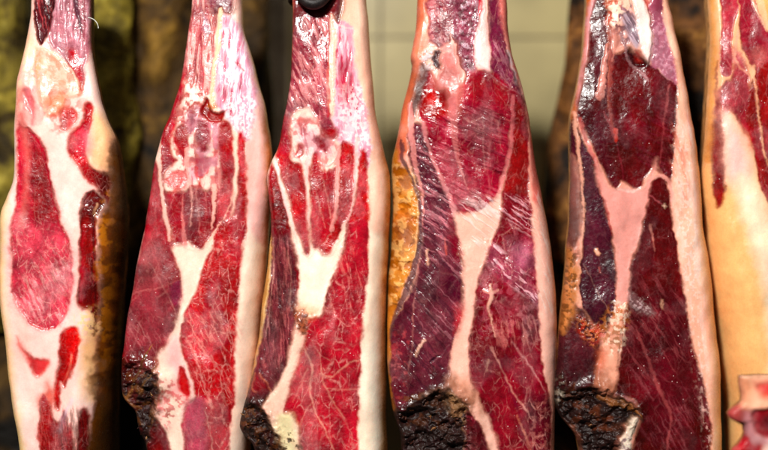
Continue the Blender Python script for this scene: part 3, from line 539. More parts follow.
# ---- 4
o4 = [
 P((226,128,96), [(405,-40),(432,-40),(430,10),(428,40),(420,75),(412,110),(408,150),(396,160),(390,120)], 'fat_layer', soft=2.5), L((240,170,150), [(428,-30),(426,20),(424,60)], 3, soft=2),
 P((146,40,66), [(428,-40),(452,-40),(453,20),(449,40),(441,46),(430,42),(429,20)], 'lean_muscle', soft=1.5, m=.5, warp=3), K((225,150,160), [(430,-10),(450,-10),(450,40),(430,40)], 3, .6, .58),
 P((150,78,104), [(450,-40),(482,-40),(480,20),(476,50),(478,66),(471,78),(461,62),(455,40),(451,20)], 'membrane_and_sheen', soft=1.8, warp=3, m=.1, g=.3), K((205,180,195), [(454,0),(478,5),(476,66),(462,60)], 2.6, .8, .55), K((90,24,46), [(454,0),(478,5),(476,66),(462,60)], 4, .7, .58), L((130,10,40), [(449,10),(453,30),(460,60),(468,76)], 3, warp=3),
 L((235,24,62), [(481,-20),(482,8),(482,18)], [5,7,3]), L((40,10,20), [(462,12),(476,16),(484,16)], 1.5),
 P((250,196,192), [(483,-20),(486,10),(489,40),(491,70),(482,70),(474,58),(477,32),(481,14)], 'tendon', soft=1.2, m=0, h=1),
 P((128,40,76), [(489,-40),(502,-40),(506,40),(512,60),(520,82),(526,110),(514,104),(500,84),(492,72),(490,40)], 'lean_muscle', soft=1.5, m=.4), T((200,140,165), [(492,40),(506,50),(522,95),(510,95),(494,74)], 70, 2, .6, .5),
 P((216,128,124), [(500,-40),(520,-40),(520,70),(514,66),(507,40),(500,4)], 'fat_layer', soft=1.8), L((190,190,195), [(508,50),(514,66),(517,84)], [2,4,2], soft=1), L((40,10,25), [(505,45),(512,66),(516,80)], 1.6),
 P((168,32,62), [(424,90),(440,90),(462,84),(470,72),(492,72),(508,84),(522,96),(530,120),(512,124),(510,150),(504,172),(497,194),(488,205),(470,214),(456,214),(448,192),(438,168),(428,146),(424,124),(418,112)], 'lean_muscle', soft=1.4, m=.3, h=.4, g=.33),
 T((214,110,135), [(430,120),(505,100),(506,170),(490,205),(456,208),(440,170)], 24, 2.8, .4, .54, ln=10, h=.6), T((120,15,40), [(430,120),(508,100),(506,170),(490,205),(456,208),(440,170)], 24, 4, .5, .52, ln=9, h=-.7),
 P((130,8,28), [(470,76),(490,72),(520,96),(524,112),(500,106),(470,100)], soft=4, a=.7), L((205,150,165), [(486,70),(500,82),(514,90),(526,96)], 1.2, warp=.5),
 P((168,6,26), [(428,68),(438,84),(450,92),(449,114),(425,116),(420,104)], 'lean_muscle', soft=2, m=0, g=.22), P((232,22,40), [(426,92),(436,92),(438,102),(430,104)], soft=4, a=.8),
 P((60,20,42), [(421,62),(430,70),(424,90),(414,118),(410,112),(416,84)], soft=2, a=.85), K((205,190,195), [(424,48),(440,50),(440,68),(426,66)], 2.4, .9, .48, h=.8), P((50,12,25), [(434,52),(441,50),(440,68),(434,64)], soft=1.5),
 P((230,145,142), [(441,48),(452,44),(458,60),(462,80),(461,96),(458,116),(449,116),(448,92),(438,90),(434,82),(441,66)], 'fat_seam', soft=2.4, m=0, h=.6), L((238,170,150), [(441,66),(441,54),(450,50)], 2),
 L((226,134,140), [(452,100),(455,135),(459,160),(463,176),(468,190)], [9,8,4,2,1], 'fat_seam'), L((214,110,125), [(493,112),(490,140),(488,170),(490,195)], [2,2,2,2]), L((226,150,150), [(463,118),(472,122),(482,118)], 2), L((226,150,150), [(484,120),(484,160),(486,175)], 1),
 P((104,38,58), [(411,124),(424,126),(430,152),(438,172),(446,190),(455,212),(458,240),(460,262),(463,282),(465,300),(461,320),(453,345),(451,365),(448,382),(435,388),(420,396),(403,414),(390,402),(386,370),(386,336),(400,310),(415,280),(421,250),(421,210),(414,176),(408,148)], 'lean_muscle', soft=1.4, m=.12, v=.3, g=.3),
 P((120,54,72), [(424,230),(456,240),(462,280),(452,330),(448,370),(420,380),(416,320)], soft=7, a=.7), T((190,130,150), [(420,210),(455,215),(464,290),(452,340),(420,330)], 47, 2, .5, .58, h=.5), T((60,22,42), [(420,140),(455,215),(464,290),(430,390),(395,390),(400,330)], 50, 3.4, .5, .54, h=-.6), T((215,140,160), [(414,140),(430,150),(456,220),(440,260),(420,240)], 30, 2.4, .55, .53, h=.6),
 P((84,8,40), [(450,272),(463,284),(464,298),(458,302),(446,290)], soft=2, a=.85), P((150,24,50), [(448,212),(458,216),(461,248),(456,262),(449,240)], soft=2.5, a=.8), P((150,40,62), [(390,345),(402,330),(406,360),(400,395),(392,395)], soft=5, a=.4), K((200,80,90), [(390,340),(412,335),(404,400),(392,390)], 4, .5, .6),
 L((232,158,156), [(411,104),(411,130),(413,152),(418,175),(422,195),(423,224)], [5,7,6,4,3,2], 'fat_seam'), L((205,135,135), [(422,224),(420,256),(415,290),(413,318),(413,345),(408,372)], [2,1.5,1.5,2,1.5,1]), L((228,150,158), [(424,122),(426,140),(434,160),(441,178),(449,196),(456,214)], [4,4,4,4,5,8], 'fat_seam'), L((250,210,180), [(427,250),(428,264)], 3), L((252,215,190), [(424,340),(418,348),(416,356)], [4,3,2]), L((245,120,110), [(445,238),(446,254)], 1.8), L((20,8,14),[(431,362),(434,359)],3,h=-2), L((20,8,14),[(436,357),(440,355)],2,h=-2), L((160,120,135),[(432,364),(450,345)],1),  # the short pale flecks are highlights painted into the lean
 P((150,12,34), [(514,104),(526,108),(530,130),(530,200),(533,224),(500,224),(501,200),(508,170),(512,140)], 'lean_muscle', soft=1.2, m=.3), L((222,125,135), [(513,96),(513,120),(511,145),(506,168),(500,190),(494,205)], [4,5,4,4,5,7], 'fat_seam'), 
 P((138,18,44), [(500,196),(512,194),(531,198),(533,224),(536,260),(539,300),(541,336),(544,368),(551,400),(554,430),(556,490),(504,490),(494,434),(484,408),(472,386),(468,352),(472,318),(477,288),(486,258),(496,232)], 'lean_muscle', soft=1.2, m=.45, v=.35, h=.4, g=.33),
 K((214,120,140), [(486,250),(530,230),(538,330),(480,330)], 5, .35, .52), P((205,120,160), [(484,236),(494,246),(508,262),(524,272),(538,292),(538,304),(520,290),(500,278),(488,262)], 'membrane_and_sheen', soft=4, a=.3, warp=3, g=.18, h=1.0), T((248,210,222), [(482,234),(496,246),(520,268),(538,290),(538,304),(506,280),(486,256)], 42, 2.2, .8, .52, ln=4), P((200,140,180), [(512,246),(530,244),(532,268),(516,266)], soft=5, a=.4), T((240,190,205), [(500,195),(545,205),(545,240),(500,215)], 35, 1.8, .6, .56, h=.6),  # diagonal glossy band: pale highlight streaks painted into the lean
 L((248,205,180), [(490,284),(491,296),(488,306),(491,320),(494,336)], [2,6,3,2,1]), L((240,180,170), [(484,290),(491,293),(497,290)], 3), L((238,175,165), [(492,348),(498,362),(506,378),(514,394),(528,412)], [4,2,2,2,3]), L((110,30,60), [(500,360),(507,384),(516,404),(522,424)], [2,3,3,1], a=.5), L((232,170,175), [(512,342),(524,358),(538,378),(546,394)], [3,2,1.5,1]), L((238,150,130), [(517,416),(526,436),(532,460)], [2,3,2]), L((238,190,170), [(487,370),(488,360)], 2), L((225,140,140), [(520,320),(530,350)], 1), T((225,140,140),[(490,320),(535,315),(540,340),(495,345)],80,2,.5,.55),
 P((100,26,44), [(532,405),(552,402),(556,490),(530,490)], soft=3, a=.7, m=.8), K((190,110,110), [(532,405),(552,402),(554,450),(530,450)], 3, .6, .58),
 P((246,190,172), [(455,213),(468,215),(486,208),(499,192),(502,206),(497,230),(488,252),(481,270),(476,290),(473,310),(469,336),(467,360),(469,380),(476,394),(486,420),(496,440),(504,490),(492,490),(482,436),(472,412),(460,400),(448,386),(451,360),(456,338),(463,312),(464,276),(459,240)], 'fat_seam', soft=1.4, m=0, v=.06, h=-.4), T((250,232,232), [(452,206),(498,196),(490,240),(462,238)], 38, 3, .5, .5, h=.5), P((214,70,80), [(456,310),(464,304),(462,320),(454,336)], soft=3, a=.6), P((210,130,90), [(448,380),(468,382),(476,400),(462,404)], soft=5, a=.6),
 P((46,20,14), [(392,410),(403,412),(420,396),(435,388),(448,388),(456,398),(470,410),(470,426),(468,490),(400,490),(386,430)], 'dried_crust', soft=3, warp=4, m=0, g=.7), K((140,84,44), [(400,400),(436,388),(472,408),(466,425),(400,425)], 6, .6, .58), K((60,14,10), [(400,410),(440,390),(464,410),(440,440),(400,440)], 7, .7, .6), K((60,36,44), [(410,425),(466,425),(460,480),(410,480)], 7, .4, .55),
 L((230,200,160), [(455,400),(464,424),(466,450),(464,470)], [2,3,2,2], warp=3), P((205,165,120), [(446,394),(456,396),(468,412),(462,416),(450,412)], soft=1.6, warp=4, h=2),
 P((132,26,50), [(466,416),(475,418),(486,440),(494,490),(468,490)], 'lean_muscle', soft=1.2, m=.2),
 P((250,184,166), [(527,100),(545,100),(570,220),(580,490),(555,490),(554,430),(551,400),(545,368),(541,336),(539,300),(536,260),(533,224),(531,198),(530,130)], 'fat_layer', soft=1.2, m=0, v=.08), P((224,60,80), [(528,110),(534,112),(540,160),(544,200),(534,200),(531,150)], soft=3, a=.6), T((255,225,215), [(532,180),(546,190),(560,300),(542,300)], 70, 2, .5, .55),
 P((218,146,62), [(388,140),(397,150),(401,166),(410,170),(417,190),(419,224),(415,260),(408,280),(400,300),(393,320),(388,340),(370,340),(370,150)], 'rind', soft=1.2, m=0, warp=2.4, v=.2, g=.4), P((190,105,66), [(396,215),(416,215),(414,240),(398,244)], soft=4, a=.6), K((160,85,30), [(390,170),(418,190),(416,260),(398,310),(388,310)], 9, .6, .52, h=-1.6), K((240,195,120), [(390,160),(416,180),(416,230),(398,310),(388,310)], 6, .6, .56, h=.8), L((245,200,140), [(401,166),(411,172),(417,192),(418,224),(414,260)], 2.2, h=.6),
 L((86,52,72), [(402,140),(403,160),(412,178),(419,200),(421,224),(416,262),(406,292),(394,318),(390,340)], [3,5,2,4,4,6,6,5,3]), 
 P((205,140,70), [(380,336),(390,340),(390,370),(392,395),(394,412),(380,412)], 'rind', soft=1, m=0),
]
info4 = build_ham('wide ham with orange rind on its left, purple left half and slanting saw marks',
 [(418,-40),(418,0),(417,20),(414,40),(411,55),(412,65),(408,85),(403,105),(400,125),(396,145),(393,160),(392,190),(392,224),(390,260),(388,300),(387,336),(388,370),(390,395),(393,412),(397,425),(401,440),(405,490)],
 [(509,-40),(509,0),(510,25),(514,50),(520,70),(526,90),(531,112),(535,140),(540,170),(546,200),(551,224),(555,250),(559,290),(561,320),(561,336),(560,380),(558,490)],
 (244,190,172), o4, meat_material('meat of sawn ham', 4, vs=12, rot=-.6), M_tan, 4, rl=[(0,7),(130,8),(180,22),(260,20),(330,6),(450,6)], rr=[(0,7),(150,11),(300,17),(450,18)], depth=85, yoff=.0,
 crusts=[([(388,408),(403,412),(436,388),(456,396),(472,414),(468,490),(390,490)], 8)])
flakes(info4, [(396,412),(420,400),(440,392),(468,412),(464,446),(404,446)], 14, [M_crumb_dark, M_crumb_pale], 8, (3,8))

# ---- 5
o5 = [
 P((226,128,72), [(570,-40),(592,-40),(590,20),(586,50),(581,80),(577,104),(574,130),(566,130)], 'rind', soft=1.2, m=0), L((226,160,170), [(600,-20),(592,15),(588,45),(583,75),(578,104)], [8,8,6,5,3], 'fat_seam', soft=1.4),
 P((92,10,24), [(594,10),(602,-10),(609,0),(612,30),(614,52),(630,50),(650,62),(668,78),(679,86),(678,112),(676,140),(673,182),(664,180),(656,164),(646,178),(641,187),(632,188),(622,181),(616,190),(609,181),(600,164),(590,142),(581,122),(577,112),(583,84),(589,50)], 'lean_muscle', soft=1.3, m=.14, v=.4, g=.34),
 P((56,8,20), [(600,0),(608,4),(610,40),(600,76),(588,112),(582,110),(590,60)], soft=4, a=.7), P((70,12,34), [(584,112),(600,116),(614,182),(600,160)], soft=5, a=.5), P((125,14,34),[(620,100),(660,90),(664,150),(630,160)],soft=9,a=.5),
 L((226,152,142), [(608,44),(606,62),(603,80),(601,92),(600,96)], [3,6,9,11,8], 'tendon', h=.6), L((160,70,66), [(611,10),(612,60),(610,90),(611,120),(615,142)], [4,5,5,4,1], soft=1.2), L((200,110,80), [(609,20),(610,60),(608,108)], 1.2), L((150,60,70), [(604,112),(612,132),(618,150),(624,180)], [3,3,2,1]), L((225,60,40), [(615,130),(616,140)], 4), L((120,45,60), [(628,105),(634,130),(638,150)], 1.2), L((175,90,95), [(611,84),(620,92),(630,104)], 1), T((140,55,70), [(640,120),(676,100),(672,170),(640,160)], 25, 2, .4, .55),
 L((180,90,95), [(670,86),(667,104),(664,130),(660,165)], [2,3,1.5,1.5]), L((120,50,60), [(648,84),(646,120),(643,160)], 1.2), L((210,120,110), [(613,60),(618,46),(628,40)], 2),
 P((236,205,180), [(606,-40),(636,-40),(630,6),(622,16),(620,30),(612,24),(610,4)], 'bone', soft=2, warp=3, m=0, h=1), K((200,70,40), [(608,0),(626,4),(622,34),(610,26)], 3, .8, .52), K((130,90,120), [(615,6),(632,6),(632,40),(618,36)], 3, .8, .5), P((205,140,130), [(612,28),(624,28),(624,44),(613,48)], soft=3, a=.7), 
 P((140,120,140), [(624,12),(634,14),(642,30),(640,46),(632,42),(626,28)], 'membrane_and_sheen', soft=2, m=0, g=.3), T((210,190,205), [(624,12),(634,14),(642,30),(640,46),(628,38)], 60, 2, .6),
 P((244,214,206), [(634,-30),(640,-10),(650,10),(653,40),(650,62),(642,48),(640,30),(636,10)], 'tendon', soft=1.3, m=0, h=1), L((176,30,40), [(641,-10),(652,6),(654,18)], [5,4,1]),
 L((20,4,10), [(651,8),(653,30),(652,52),(650,62)], 2, h=-1), P((176,104,134), [(653,-40),(662,-30),(666,20),(672,44),(678,62),(681,84),(670,80),(660,70),(652,64),(654,36),(652,10)], 'membrane_and_sheen', soft=1.2, warp=2, m=0, g=.28, h=.8), P((110,20,50), [(653,-30),(662,-20),(664,8),(656,8)], soft=3, a=.7), K((214,160,184), [(654,20),(668,24),(680,80),(654,62)], 2.6, .6, .52), L((240,205,190),[(664,10),(668,30)],2),
 L((176,140,150), [(623,32),(627,50),(633,64),(644,74),(650,82)], [3,4,4,4,1], h=1), P((24,5,9), [(629,47),(638,53),(648,61),(645,67),(637,66),(631,58)], soft=3, h=-2, g=.15), P((150,30,12), [(636,50),(641,52),(643,62),(638,60)], soft=1.6, g=.1),
 P((68,20,34), [(572,118),(577,120),(584,144),(596,162),(604,196),(611,226),(615,255),(617,285),(615,312),(612,332),(604,334),(594,325),(585,312),(580,300),(580,270),(584,242),(582,210),(578,160),(570,150)], 'lean_muscle', soft=1.3, m=.14, v=.4, g=.34),
 P((96,30,46), [(571,150),(580,170),(582,224),(580,240),(572,250),(566,224)], soft=3, a=.8), P((74,24,32), [(556,330),(572,310),(580,305),(590,325),(601,340),(600,365),(593,385),(575,392),(552,396)], 'lean_muscle', soft=1.5, m=.15, v=.4, warp=2), L((190,120,130),[(580,308),(588,326),(600,336)],1), L((200,150,150),[(584,264),(602,300),(612,318)],.9), L((170,90,90),[(586,326),(594,345)],1),
 P((84,66,76), [(608,256),(613,266),(615,280),(611,276),(607,264)], soft=2, a=.7), L((245,190,160), [(597,250),(598,254)], 4), L((215,120,120), [(600,268),(601,272)], 2),
 L((240,180,156), [(575,112),(577,135),(580,158),(583,190),(584,224),(582,246),(580,270),(578,290),(580,306)], [3,5,4,3,2,3,2,5,6], 'fat_seam'), L((205,110,112), [(581,118),(586,140),(594,158),(600,178),(606,202),(611,228)], [4,4,4,5,3,2]), L((140,14,34), [(594,165),(601,190),(608,215),(612,236)], 2), P((206,140,84), [(560,250),(572,250),(579,275),(577,300),(574,316),(560,330)], 'rind', soft=1.8, m=0, warp=2), K((90,50,24), [(564,250),(578,256),(574,320),(562,330)], 4, .7, .54),
 K((220,70,50), [(578,318),(592,324),(604,330),(600,340),(584,336)], 4, .8, .5, h=.6), K((210,130,90), [(578,318),(592,324),(604,330),(594,345),(584,336)], 2, .8, .56, h=1),
 P((88,12,22), [(648,190),(656,178),(664,178),(670,192),(673,224),(681,262),(687,300),(693,340),(702,374),(709,404),(713,430),(716,490),(630,490),(638,428),(641,416),(632,398),(616,394),(618,370),(622,350),(622,318),(627,300),(629,280),(631,264),(639,240),(645,212)], 'lean_muscle', soft=1.1, m=.22, v=.4, h=.4, g=.32),
 P((120,12,26), [(676,240),(684,300),(694,340),(710,410),(712,440),(706,440),(698,390),(684,330)], soft=3, a=.6), P((104,30,46),[(630,310),(680,300),(700,400),(660,440),(640,400)],soft=10,a=.35), T((160,80,88), [(628,290),(686,270),(690,360),(640,380),(622,340)], 55, 2.2, .45, .56), T((150,80,92),[(640,380),(690,380),(708,440),(650,445)],60,2,.4,.58), 
 L((215,140,130), [(651,225),(653,240),(655,250)], [4,2,1]), P((140,104,112), [(626,292),(634,294),(642,304),(654,312),(648,315),(636,310),(630,304)], 'membrane_and_sheen', soft=1.8, warp=2, g=.2, m=0, h=.6), K((200,190,190), [(630,294),(642,302),(650,314),(634,308)], 2, .8, .5), L((238,190,160), [(661,300),(662,308),(663,304)], 2.4), L((250,220,190), [(663,205),(667,206)], 1.8), L((250,220,190), [(665,203),(665,208)], 1.8), L((200,110,120),[(645,200),(650,196),(662,203)],1.5),  # the blue-grey streak is sheen painted as colour
 L((176,92,98), [(636,330),(644,348),(650,366),(658,388),(668,408),(671,424),(668,436),(666,452)], [2,3,4,4,3,2,2,2]), L((150,72,84), [(664,398),(678,412),(692,432)], 1.6), L((150,72,84), [(671,424),(680,436),(686,450)], 1.6), L((150,80,92), [(630,366),(642,384),(652,400)], 2), L((140,60,70), [(634,340),(633,356),(626,372)], 1.4), L((140,60,76), [(652,370),(672,384),(690,390)], 1), L((20,6,10), [(622,322),(632,318),(642,322)],1.4),
 P((232,160,152), [(593,158),(604,177),(612,189),(620,190),(632,190),(642,188),(650,177),(656,157),(655,172),(649,196),(645,214),(640,236),(633,254),(631,264),(629,282),(627,302),(620,312),(617,290),(616,262),(612,226),(605,202),(598,182)], 'fat_seam', soft=1.2, m=0, v=.06, h=-.3), L((245,200,190), [(618,190),(630,192),(640,188)], 2.4), L((236,170,160), [(656,178),(664,176),(671,184),(674,200)], [2,5,5,8]),
 P((236,166,140), [(616,308),(627,302),(625,312),(622,328),(620,350),(617,376),(614,396),(606,398),(598,392),(595,380),(600,354),(607,330)], 'bone', soft=1.4, m=0, v=.1, h=1.5), K((190,120,70), [(604,312),(626,306),(622,345),(600,345)], 3.2, .8, .52, h=.3), K((245,225,200), [(610,305),(626,308),(622,350),(608,350)], 3, .8, .58), P((214,110,80), [(599,352),(606,350),(602,372),(597,372)], soft=3, a=.6),
 P((44,18,14), [(550,386),(575,391),(593,384),(606,398),(614,396),(626,400),(640,409),(646,420),(632,420),(624,430),(618,450),(616,490),(584,490),(578,436),(556,418)], 'dried_crust', soft=3, warp=4, m=0, g=.7), K((140,76,38), [(558,388),(600,394),(618,430),(580,430)], 6, .6, .58), K((190,200,190), [(556,380),(566,384),(566,402),(557,402)], 3, .8, .5), L((205,150,90), [(600,396),(612,402),(628,406),(642,416)], [5,6,5,2], h=2, warp=3), L((20,6,6), [(620,412),(634,418),(646,419)], 2), L((190,140,160),[(616,394),(626,397),(634,402)],[3,3,2],h=1), L((170,100,60),[(575,384),(572,392)],2),
 P((242,226,206), [(628,418),(636,418),(634,432),(630,444),(634,490),(618,490),(620,440),(625,430)], 'tendon', soft=1.2, m=0, h=2, warp=2), K((150,110,150), [(620,440),(632,440),(634,480),(620,480)], 4, .6, .55),
 P((252,188,162), [(660,-40),(690,-40),(700,80),(715,180),(740,490),(713,490),(712,436),(708,404),(701,374),(692,340),(686,300),(680,262),(675,226),(673,192),(674,165),(677,130),(679,100),(679,84),(675,56),(669,30),(664,0)], 'fat_layer', soft=1.2, m=0, v=.1), T((250,215,205), [(678,100),(694,100),(704,230),(706,420),(698,360),(680,230)], 85, 2.6, .5, .52), T((225,120,105), [(674,120),(690,120),(690,200),(674,200)], 70, 3, .4, .52), K((252,228,218), [(674,140),(690,140),(702,300),(712,440),(704,430),(680,240)], 2.6, .5, .6, h=.12),
 P((238,180,118), [(700,140),(730,140),(740,490),(718,490),(716,400),(712,320),(705,260),(702,200)], 'rind', soft=4, m=0, a=.85),
]
info5 = build_ham('darkest maroon ham with a salmon pink band of fat down its right side',
 [(589,-40),(589,0),(587,25),(585,50),(580,80),(575,100),(572,120),(572,160),(572,200),(571,224),(568,260),(565,300),(561,336),(558,370),(556,390),(557,405),(562,418),(570,428),(578,440),(582,460),(584,490)],
 [(672,-40),(674,0),(678,15),(684,45),(690,75),(694,100),(697,120),(703,150),(707,180),(709,224),(714,250),(720,290),(724,336),(727,370),(728,400),(729,490)],
 (238,170,150), o5, meat_material('meat of maroon ham', 5, vein=(180,100,100), vs=13, rot=.6), M_tan, 5, rl=[(0,4),(250,7),(450,6)], rr=[(0,9),(130,13),(300,18),(450,18)], depth=85, yoff=.006,
 crusts=[([(552,386),(575,390),(593,384),(616,396),(642,410),(624,430),(616,490),(560,490)], 8)])
flakes(info5, [(560,392),(594,390),(628,404),(618,436),(590,446),(566,420)], 14, [M_crumb_dark, M_crumb_pale], 9, (3,8))

# ---- 6
o6 = [
 P((244,192,122), [(700,150),(722,190),(730,180),(740,200),(760,250),(776,300),(790,490),(700,490)], 'rind', soft=8, m=0, v=.1, a=.95), L((235,165,80), [(714,-40),(717,30),(716,75),(713,112),(712,160)], 5, soft=1.5),
 P((190,60,80), [(724,-40),(742,-40),(740,10),(734,32),(733,60),(731,75),(723,74),(721,52),(724,25)], 'lean_muscle', m=.2), T((225,130,140),[(722,45),(734,45),(731,75),(722,72)],50,2,.5),
 P((174,44,66), [(743,-40),(752,-40),(760,10),(774,40),(774,62),(758,72),(748,56),(742,38)], 'lean_muscle', m=.2), P((214,130,130),[(752,50),(766,48),(768,64),(756,70)],soft=4,a=.6),
 P((204,84,100), [(735,48),(744,58),(750,76),(753,112),(750,132),(742,128),(733,112),(723,112),(719,96),(726,82),(733,76)], 'lean_muscle', m=.3, soft=2.2),
 P((160,12,28), [(757,72),(774,60),(830,60),(830,300),(776,215),(762,190),(754,150),(747,122),(749,96)], 'lean_muscle', m=.3, h=.4), P((200,30,50),[(740,110),(752,110),(756,150),(746,140)],soft=4,a=.6),
 L((240,175,150), [(740,30),(736,60),(748,74),(752,84)], [3,3,3,4]), L((244,190,150), [(754,66),(756,90),(760,120),(764,150),(776,180)], [5,3,3,3,2], 'fat_seam'), L((246,205,170), [(752,-20),(758,8),(768,30)], [5,3,2]), L((240,170,90),[(764,-20),(772,20)],5),
 P((144,10,22), [(717,104),(722,108),(724,150),(726,190),(721,208),(716,190),(714,150)], 'lean_muscle', m=.1, soft=1.5), L((150,20,40), [(719,60),(718,90),(718,110)], 2, a=.6),
 P((248,205,195), [(724,112),(734,124),(746,148),(751,176),(740,182),(728,176),(724,150)], 'fat_seam', soft=4, m=0, v=.06),
 P((250,226,196), [(736,180),(752,178),(764,210),(784,260),(800,490),(782,490),(768,320),(752,250)], 'fat_layer', soft=5, m=0),
]
info6 = build_ham('rightmost big ham, with golden yellow fat on its lower half',
 [(713,-40),(714,0),(715,20),(716,45),(714,75),(712,110),(710,150),(709,180),(711,200),(714,225),(718,260),(724,300),(731,340),(736,380),(741,420),(745,490)],
 [(800,-40),(806,60),(830,160),(850,260),(858,490)],
 (244,186,140), o6, meat_material('meat of golden ham', 6, vs=12, rot=.2), M_tan, 6, rl=[(0,7),(180,14),(300,30),(450,30)], rr=[(0,10),(450,20)], depth=85, yoff=.012)

# ---- black cord round the shank of the third ham
def tube(name, pts, r, mat, parent=None, sides=10, rad=None):
    from mathutils import Vector
    V = []; F = []; n = len(pts)
    for i, p in enumerate(pts):
        p = Vector(p); t = (Vector(pts[min(i + 1, n - 1)]) - Vector(pts[max(i - 1, 0)])).normalized()
        a = t.cross(Vector((.31, .2, .93))).normalized(); b = t.cross(a)
        rr_ = r if rad is None else rad[i]
        for k in range(sides):
            an = 2 * math.pi * k / sides; V.append(tuple(p + (a * math.cos(an) + b * math.sin(an)) * rr_))
    for i in range(n - 1):
        for k in range(sides):
            F.append((i * sides + k, i * sides + (k + 1) % sides, (i + 1) * sides + (k + 1) % sides, (i + 1) * sides + k))
    return mesh_from(name, V, F, mat, parent)
def px(x, y, dep=0): return ((x - 384) * S, dep * S, (225 - y) * S)
M_cord = rind_material('black cord', [(8, 6, 7), (22, 16, 16), (40, 28, 26)], 200, .5, .0005)
lc = px(328, -20, 20)
cr = thing('hanging_cord', 'black cord looped round the top of the third ham from the left', 'cord', lc)
for j in range(2):
    pts = []
    for i in range(41):
        a = 2 * math.pi * i / 40
        p_ = px(328 + 38 * math.cos(a) * 1.0, -18 + j * 9 - 4 * math.sin(a) - 6 * math.cos(a) * (j - .2), 30 - 30 * math.sin(a))
        pts.append((p_[0] - lc[0], p_[1] - lc[1], p_[2] - lc[2]))
    tube('loop', pts, 4.2 * S, M_cord, cr)
kp = []
for i in range(22):
    t = i / 21; p_ = px(294 + 40 * t, -10 + 15 * math.sin(math.pi * t), -4 - 4 * math.sin(math.pi * t)); kp.append((p_[0] - lc[0], p_[1] - lc[1], p_[2] - lc[2]))
tube('knot', kp, 6 * S, M_cord, cr, rad=[(2.5 + 3.5 * math.sin(math.pi * i / 21)) * S for i in range(22)])

# ---- white bristle on the right of the first ham
M_hair = rind_material('bristle', [(170, 170, 160), (200, 200, 190), (225, 225, 215)], 50, .4, .0002)
hp = [px(87 + 10 * math.sin(t * 1.6), 17 + 10 * (1 - math.cos(t * 1.6)), 4 + 3 * t) for t in np.linspace(0, 1, 12)]
hl = hp[0]; hp = [(a - hl[0], b - hl[1], c - hl[2]) for a, b, c in hp]
hb = tube('bristle', hp, .45 * S, M_hair, info1[0], 6)
hb.location = (hl[0] - info1[7][0], hl[1] - info1[7][1], hl[2] - info1[7][2])

# ---- the cut piece standing nearer the camera at the lower right
yo = -.10; k = (D + yo) / D
o7 = [
 P((236,178,146), [(735,372),(810,372),(810,412),(752,410),(742,404)], 'fat_layer', soft=2, m=0), P((222,60,50), [(756,384),(785,380),(785,398),(764,396)], 'lean_muscle', soft=4, m=0), P((236,150,110),[(738,378),(752,380),(750,400),(742,400)],soft=4,a=.7),
 P((150,16,34), [(752,412),(764,408),(800,406),(800,440),(768,440),(758,434),(752,424)], 'lean_muscle', soft=1.6, m=.2, h=-3), P((90,8,22), [(764,416),(790,414),(790,430),(768,432)], soft=4),
 P((206,150,158), [(744,414),(750,414),(754,428),(764,438),(800,440),(800,450),(756,448),(746,434)], soft=2, m=0), P((185,30,50), [(742,440),(756,446),(770,450),(762,500),(735,500)], 'lean_muscle', soft=2, m=.2), P((240,200,190), [(764,444),(790,444),(790,470),(764,470)], soft=2),
]
def chunk():
    global Y0, Y1
    s0, s1 = Y0, Y1; Y0, Y1 = 378, 486
    ops = o7
    r = build_ham('small cut piece of ham with pale fat on top, in front of the golden ham',
      [(742,370),(741,384),(744,398),(743,404),(734,410),(730,415),(734,421),(745,424),(746,436),(740,446),(734,452),(736,470),(738,500)],
      [(806,370),(810,420),(812,500)], (190,90,92), ops, meat_material('meat of small piece', 7, vs=10), M_tan, 7, rl=[(300,5),(500,5)], rr=[(300,5),(500,5)], depth=40, yoff=yo, tilt=0, edge_n=1.5)
    Y0, Y1 = s0, s1
    root, co, X, Y, Lx, Rx, ys, loc = r
    root.name = 'ham_piece'; root['category'] = 'meat'
    if 'group' in root: del root['group']
    # flat top of the piece
    n = co.shape[1]; V = []; F = []; st = max(n // 30, 1); cols = list(range(0, n, st))
    for c in cols:
        f = co[0, c]; t = c / (n - 1); back = 40 * S * math.sin(math.pi * (1 - t)) ** .8 * .8
        for q in range(5): V.append((f[0], f[1] + back * q / 4, f[2] + (math.sin(q / 4 * math.pi) * 1.5) * S))
    for i in range(len(cols) - 1):
        for q in range(4): F.append((i * 5 + q, (i + 1) * 5 + q, (i + 1) * 5 + q + 1, i * 5 + q + 1))
    mesh_from('top_fat', V, F, rind_material('pale fat', [(190, 120, 90), (232, 170, 140), (244, 196, 166)], 30, .4, .001), root)
chunk()

